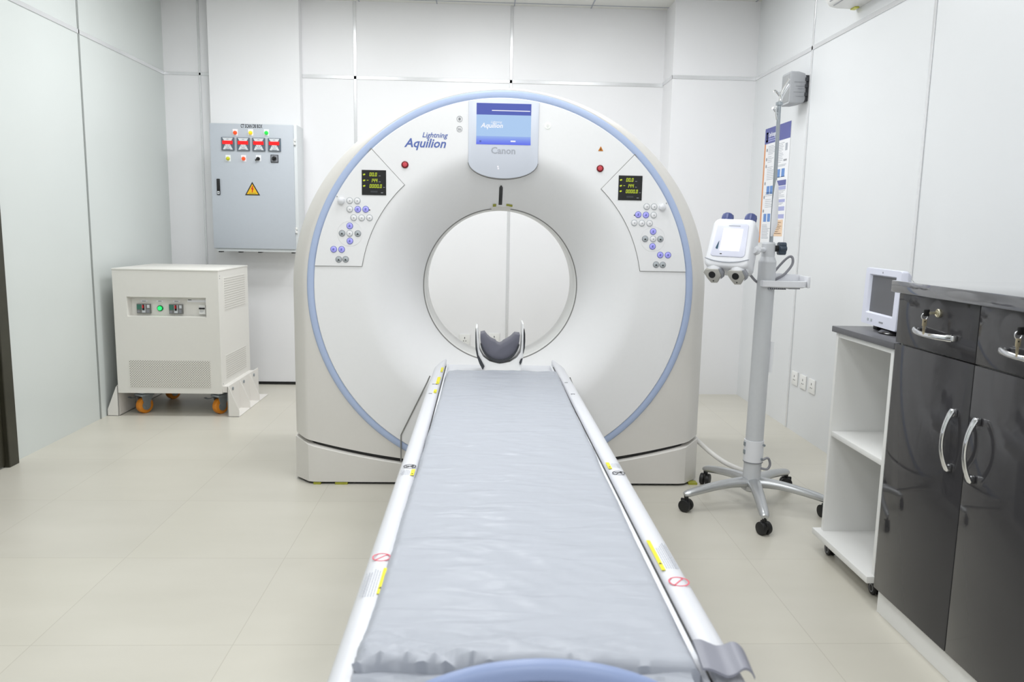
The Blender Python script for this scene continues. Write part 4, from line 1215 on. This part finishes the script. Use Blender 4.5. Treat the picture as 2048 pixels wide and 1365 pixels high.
# ------------------------------------------------------------------ trolley and monitor
TX, TY0, TY1 = 1.372, 2.500, 2.925
TXB = 1.80
tr = thing('equipment_trolley', 'open white shelf trolley with dark top between injector and cabinet', 'trolley', (1.58, 2.71, 0))
b = nb()
box(b, (TX, TY1-.018, .088), (TXB, TY1, .885)); box(b, (TX, TY0, .088), (TXB, TY0+.018, .885)); box(b, (TXB-.016, TY0, .088), (TXB, TY1, .885))
box(b, (TX+.002, TY0+.018, .868), (TXB-.016, TY1-.018, .885))
obj('carcass', b, 'board_white', tr)
b = nb(); box(b, (TX+.002, TY0+.0185, .478), (TXB-.0165, TY1-.0185, .498), 0, .001); obj('shelf', b, 'board_white', tr)
b = nb(); box(b, (TX-.028, TY0-.006, .064), (TXB+.01, TY1+.02, .088), 0, .0015); obj('base_board', b, 'board_white', tr)
b = nb(); box(b, (TX-.010, TY0-.012, .8855), (TXB+.01, TY1+.022, .908), 0, .002); obj('top', b, 'trolley_top', tr)
for x, y in ((1.395, 2.88), (1.405, 2.545), (1.74, 2.88), (1.74, 2.545)):
    b = nb()
    for s in (-1, 1): cyl(b, (x+s*.009-.006, y, .024), .024, .012, 'x', 24, 0, .003)
    box(b, (x-.004, y-.018, .02), (x+.004, y+.012, .05), 0, .002); cyl(b, (x, y, .05), .012, .0135, 'z', 14, 0)
    for s in (-1, 1): lathe(b, [(.011, s*.0155), (.015, s*.0155)], (x, y, .024), 'x', 20, 1, None, False)
    obj('caster', b, ['rubber', 'midgrey'], tr)

mo = thing('monitor', 'small white-framed monitor with a dark screen on top of the trolley', 'monitor', (1.53, 2.765, .908))
MM = Matrix.Translation((1.460, 2.790, .924)) @ Matrix.Rotation(math.radians(-4.5), 4, 'Z') @ Matrix.Rotation(math.radians(1.5), 4, 'Y')
# local: x away from viewer (into the case), y towards the far side, z up
b = nb()
W2, HH = .150, .213
t_ = nb()
def rrz(hw, z0, z1, r=.008):
    return [(y, z) for y, z in [(q[0], q[1]+(z0+z1)/2) for q in rr(0, hw, -(z1-z0)/2, (z1-z0)/2, r, 3)]]
fo = rrz(W2, 0, HH); fi = rrz(.108, .048, .186, .003)
rings = [[(.0, y, z) for y, z in fi]]
loft(b, [[(.012, y*.97, .117+(z-.117)*.97) for y, z in fi], [(.004, y, z) for y, z in fi], [(-.002, y*1.05, .117+(z-.117)*1.06) for y, z in fi], [(-.002, y*.985, .1055+(z-.1055)*.985) for y, z in fo], [(.004, y, z) for y, z in fo], [(.020, y, z) for y, z in fo], [(.042, y*.86, .1055+(z-.1055)*.88) for y, z in fo], [(.056, y*.6, .1055+(z-.1055)*.7) for y, z in fo]], 0, True, False, MM)
loft(b, [[(.056, y*.6, .1055+(z-.1055)*.7) for y, z in fo], [(.057, y*.1, .1055+(z-.1055)*.1) for y, z in fo]], 0, True, True, MM)
for y in (.085, .055): box(b, (-.0035, y-.006, .015), (-.0015, y+.006, .025), 1, .0005, 1, MM)
box(b, (-.003, -.045, .016), (-.0015, -.012, .022), 2, 0, 1, MM); box(b, (-.003, -.003, .197), (-.0015, .003, .203), 2, 0, 1, MM)
obj('case', b, ['monitor_white', 'btn_grey', 'ink_grey'], mo, smooth=40)
b = nb(); box(b, (.008, -.107, .049), (.0115, .107, .185), 0, 0, 1, MM); obj('screen', b, 'monitor_screen', mo, smooth=0, label='dark grey screen switched off')
b = nb()
box(b, (1.47, 2.815, .909), (1.50, 2.845, .928), 0, .004)
lathe(b, [(.0, .0), (.095, .0), (.10, .004), (.09, .012), (.03, .018), (.022, .030), (0, .030)], (1.535, 2.715, .908), 'z', 36, 0)
obj('stand', b, 'blackgloss', mo)

# ------------------------------------------------------------------ lights: recessed ceiling panels
LX, LY = (-1.33, -.05, 1.0), (-.6, 1.5, 3.1, 4.7)
for x in LX:
    for y in LY:
        li = bpy.data.lights.new('ceiling_panel', 'AREA'); li.shape = 'SQUARE'; li.size = .58
        li.energy = 7.2*{-.6: 1.7, 1.5: 1.55, 3.1: 1.75, 4.7: 3.3}[y]*((1.0 if y < 2 else .5) if x > .5 else (.84 if x < -1 else 1)); li.color = (.965, .985, 1)
        o = bpy.data.objects.new('ceiling_panel', li); COL.objects.link(o); o.location = (x, y, ZC-.012)
w = bpy.data.worlds.new('room_air'); w.use_nodes = True
w.node_tree.nodes['Background'].inputs['Color'].default_value = (1, 1, 1, 1); w.node_tree.nodes['Background'].inputs['Strength'].default_value = .1
SC.world = w

# ------------------------------------------------------------------ camera
F, PT, YW, RL = 1554.2, math.radians(8.272), math.radians(2.309), math.radians(1.076)
fwd = Vector((math.sin(YW)*math.cos(PT), math.cos(YW)*math.cos(PT), -math.sin(PT)))
rt = Vector((math.cos(YW), -math.sin(YW), 0)); up = rt.cross(fwd)
r2 = math.cos(RL)*rt+math.sin(RL)*up; u2 = -math.sin(RL)*rt+math.cos(RL)*up
cam = bpy.data.cameras.new('camera'); cam.sensor_width = 36; cam.lens = F/2048*36; cam.clip_start = .05
cam.dof.use_dof = True; cam.dof.focus_distance = 3.6; cam.dof.aperture_fstop = 6.3
co = bpy.data.objects.new('camera', cam); COL.objects.link(co)
co.matrix_world = Matrix(((r2.x, u2.x, -fwd.x, 0), (r2.y, u2.y, -fwd.y, 0), (r2.z, u2.z, -fwd.z, 1.26), (0, 0, 0, 1)))
SC.camera = co
SC.view_settings.view_transform = 'Standard'; SC.view_settings.look = 'None'
SC.view_settings.exposure = 0; SC.view_settings.gamma = 1; SC.view_settings.use_curve_mapping = False
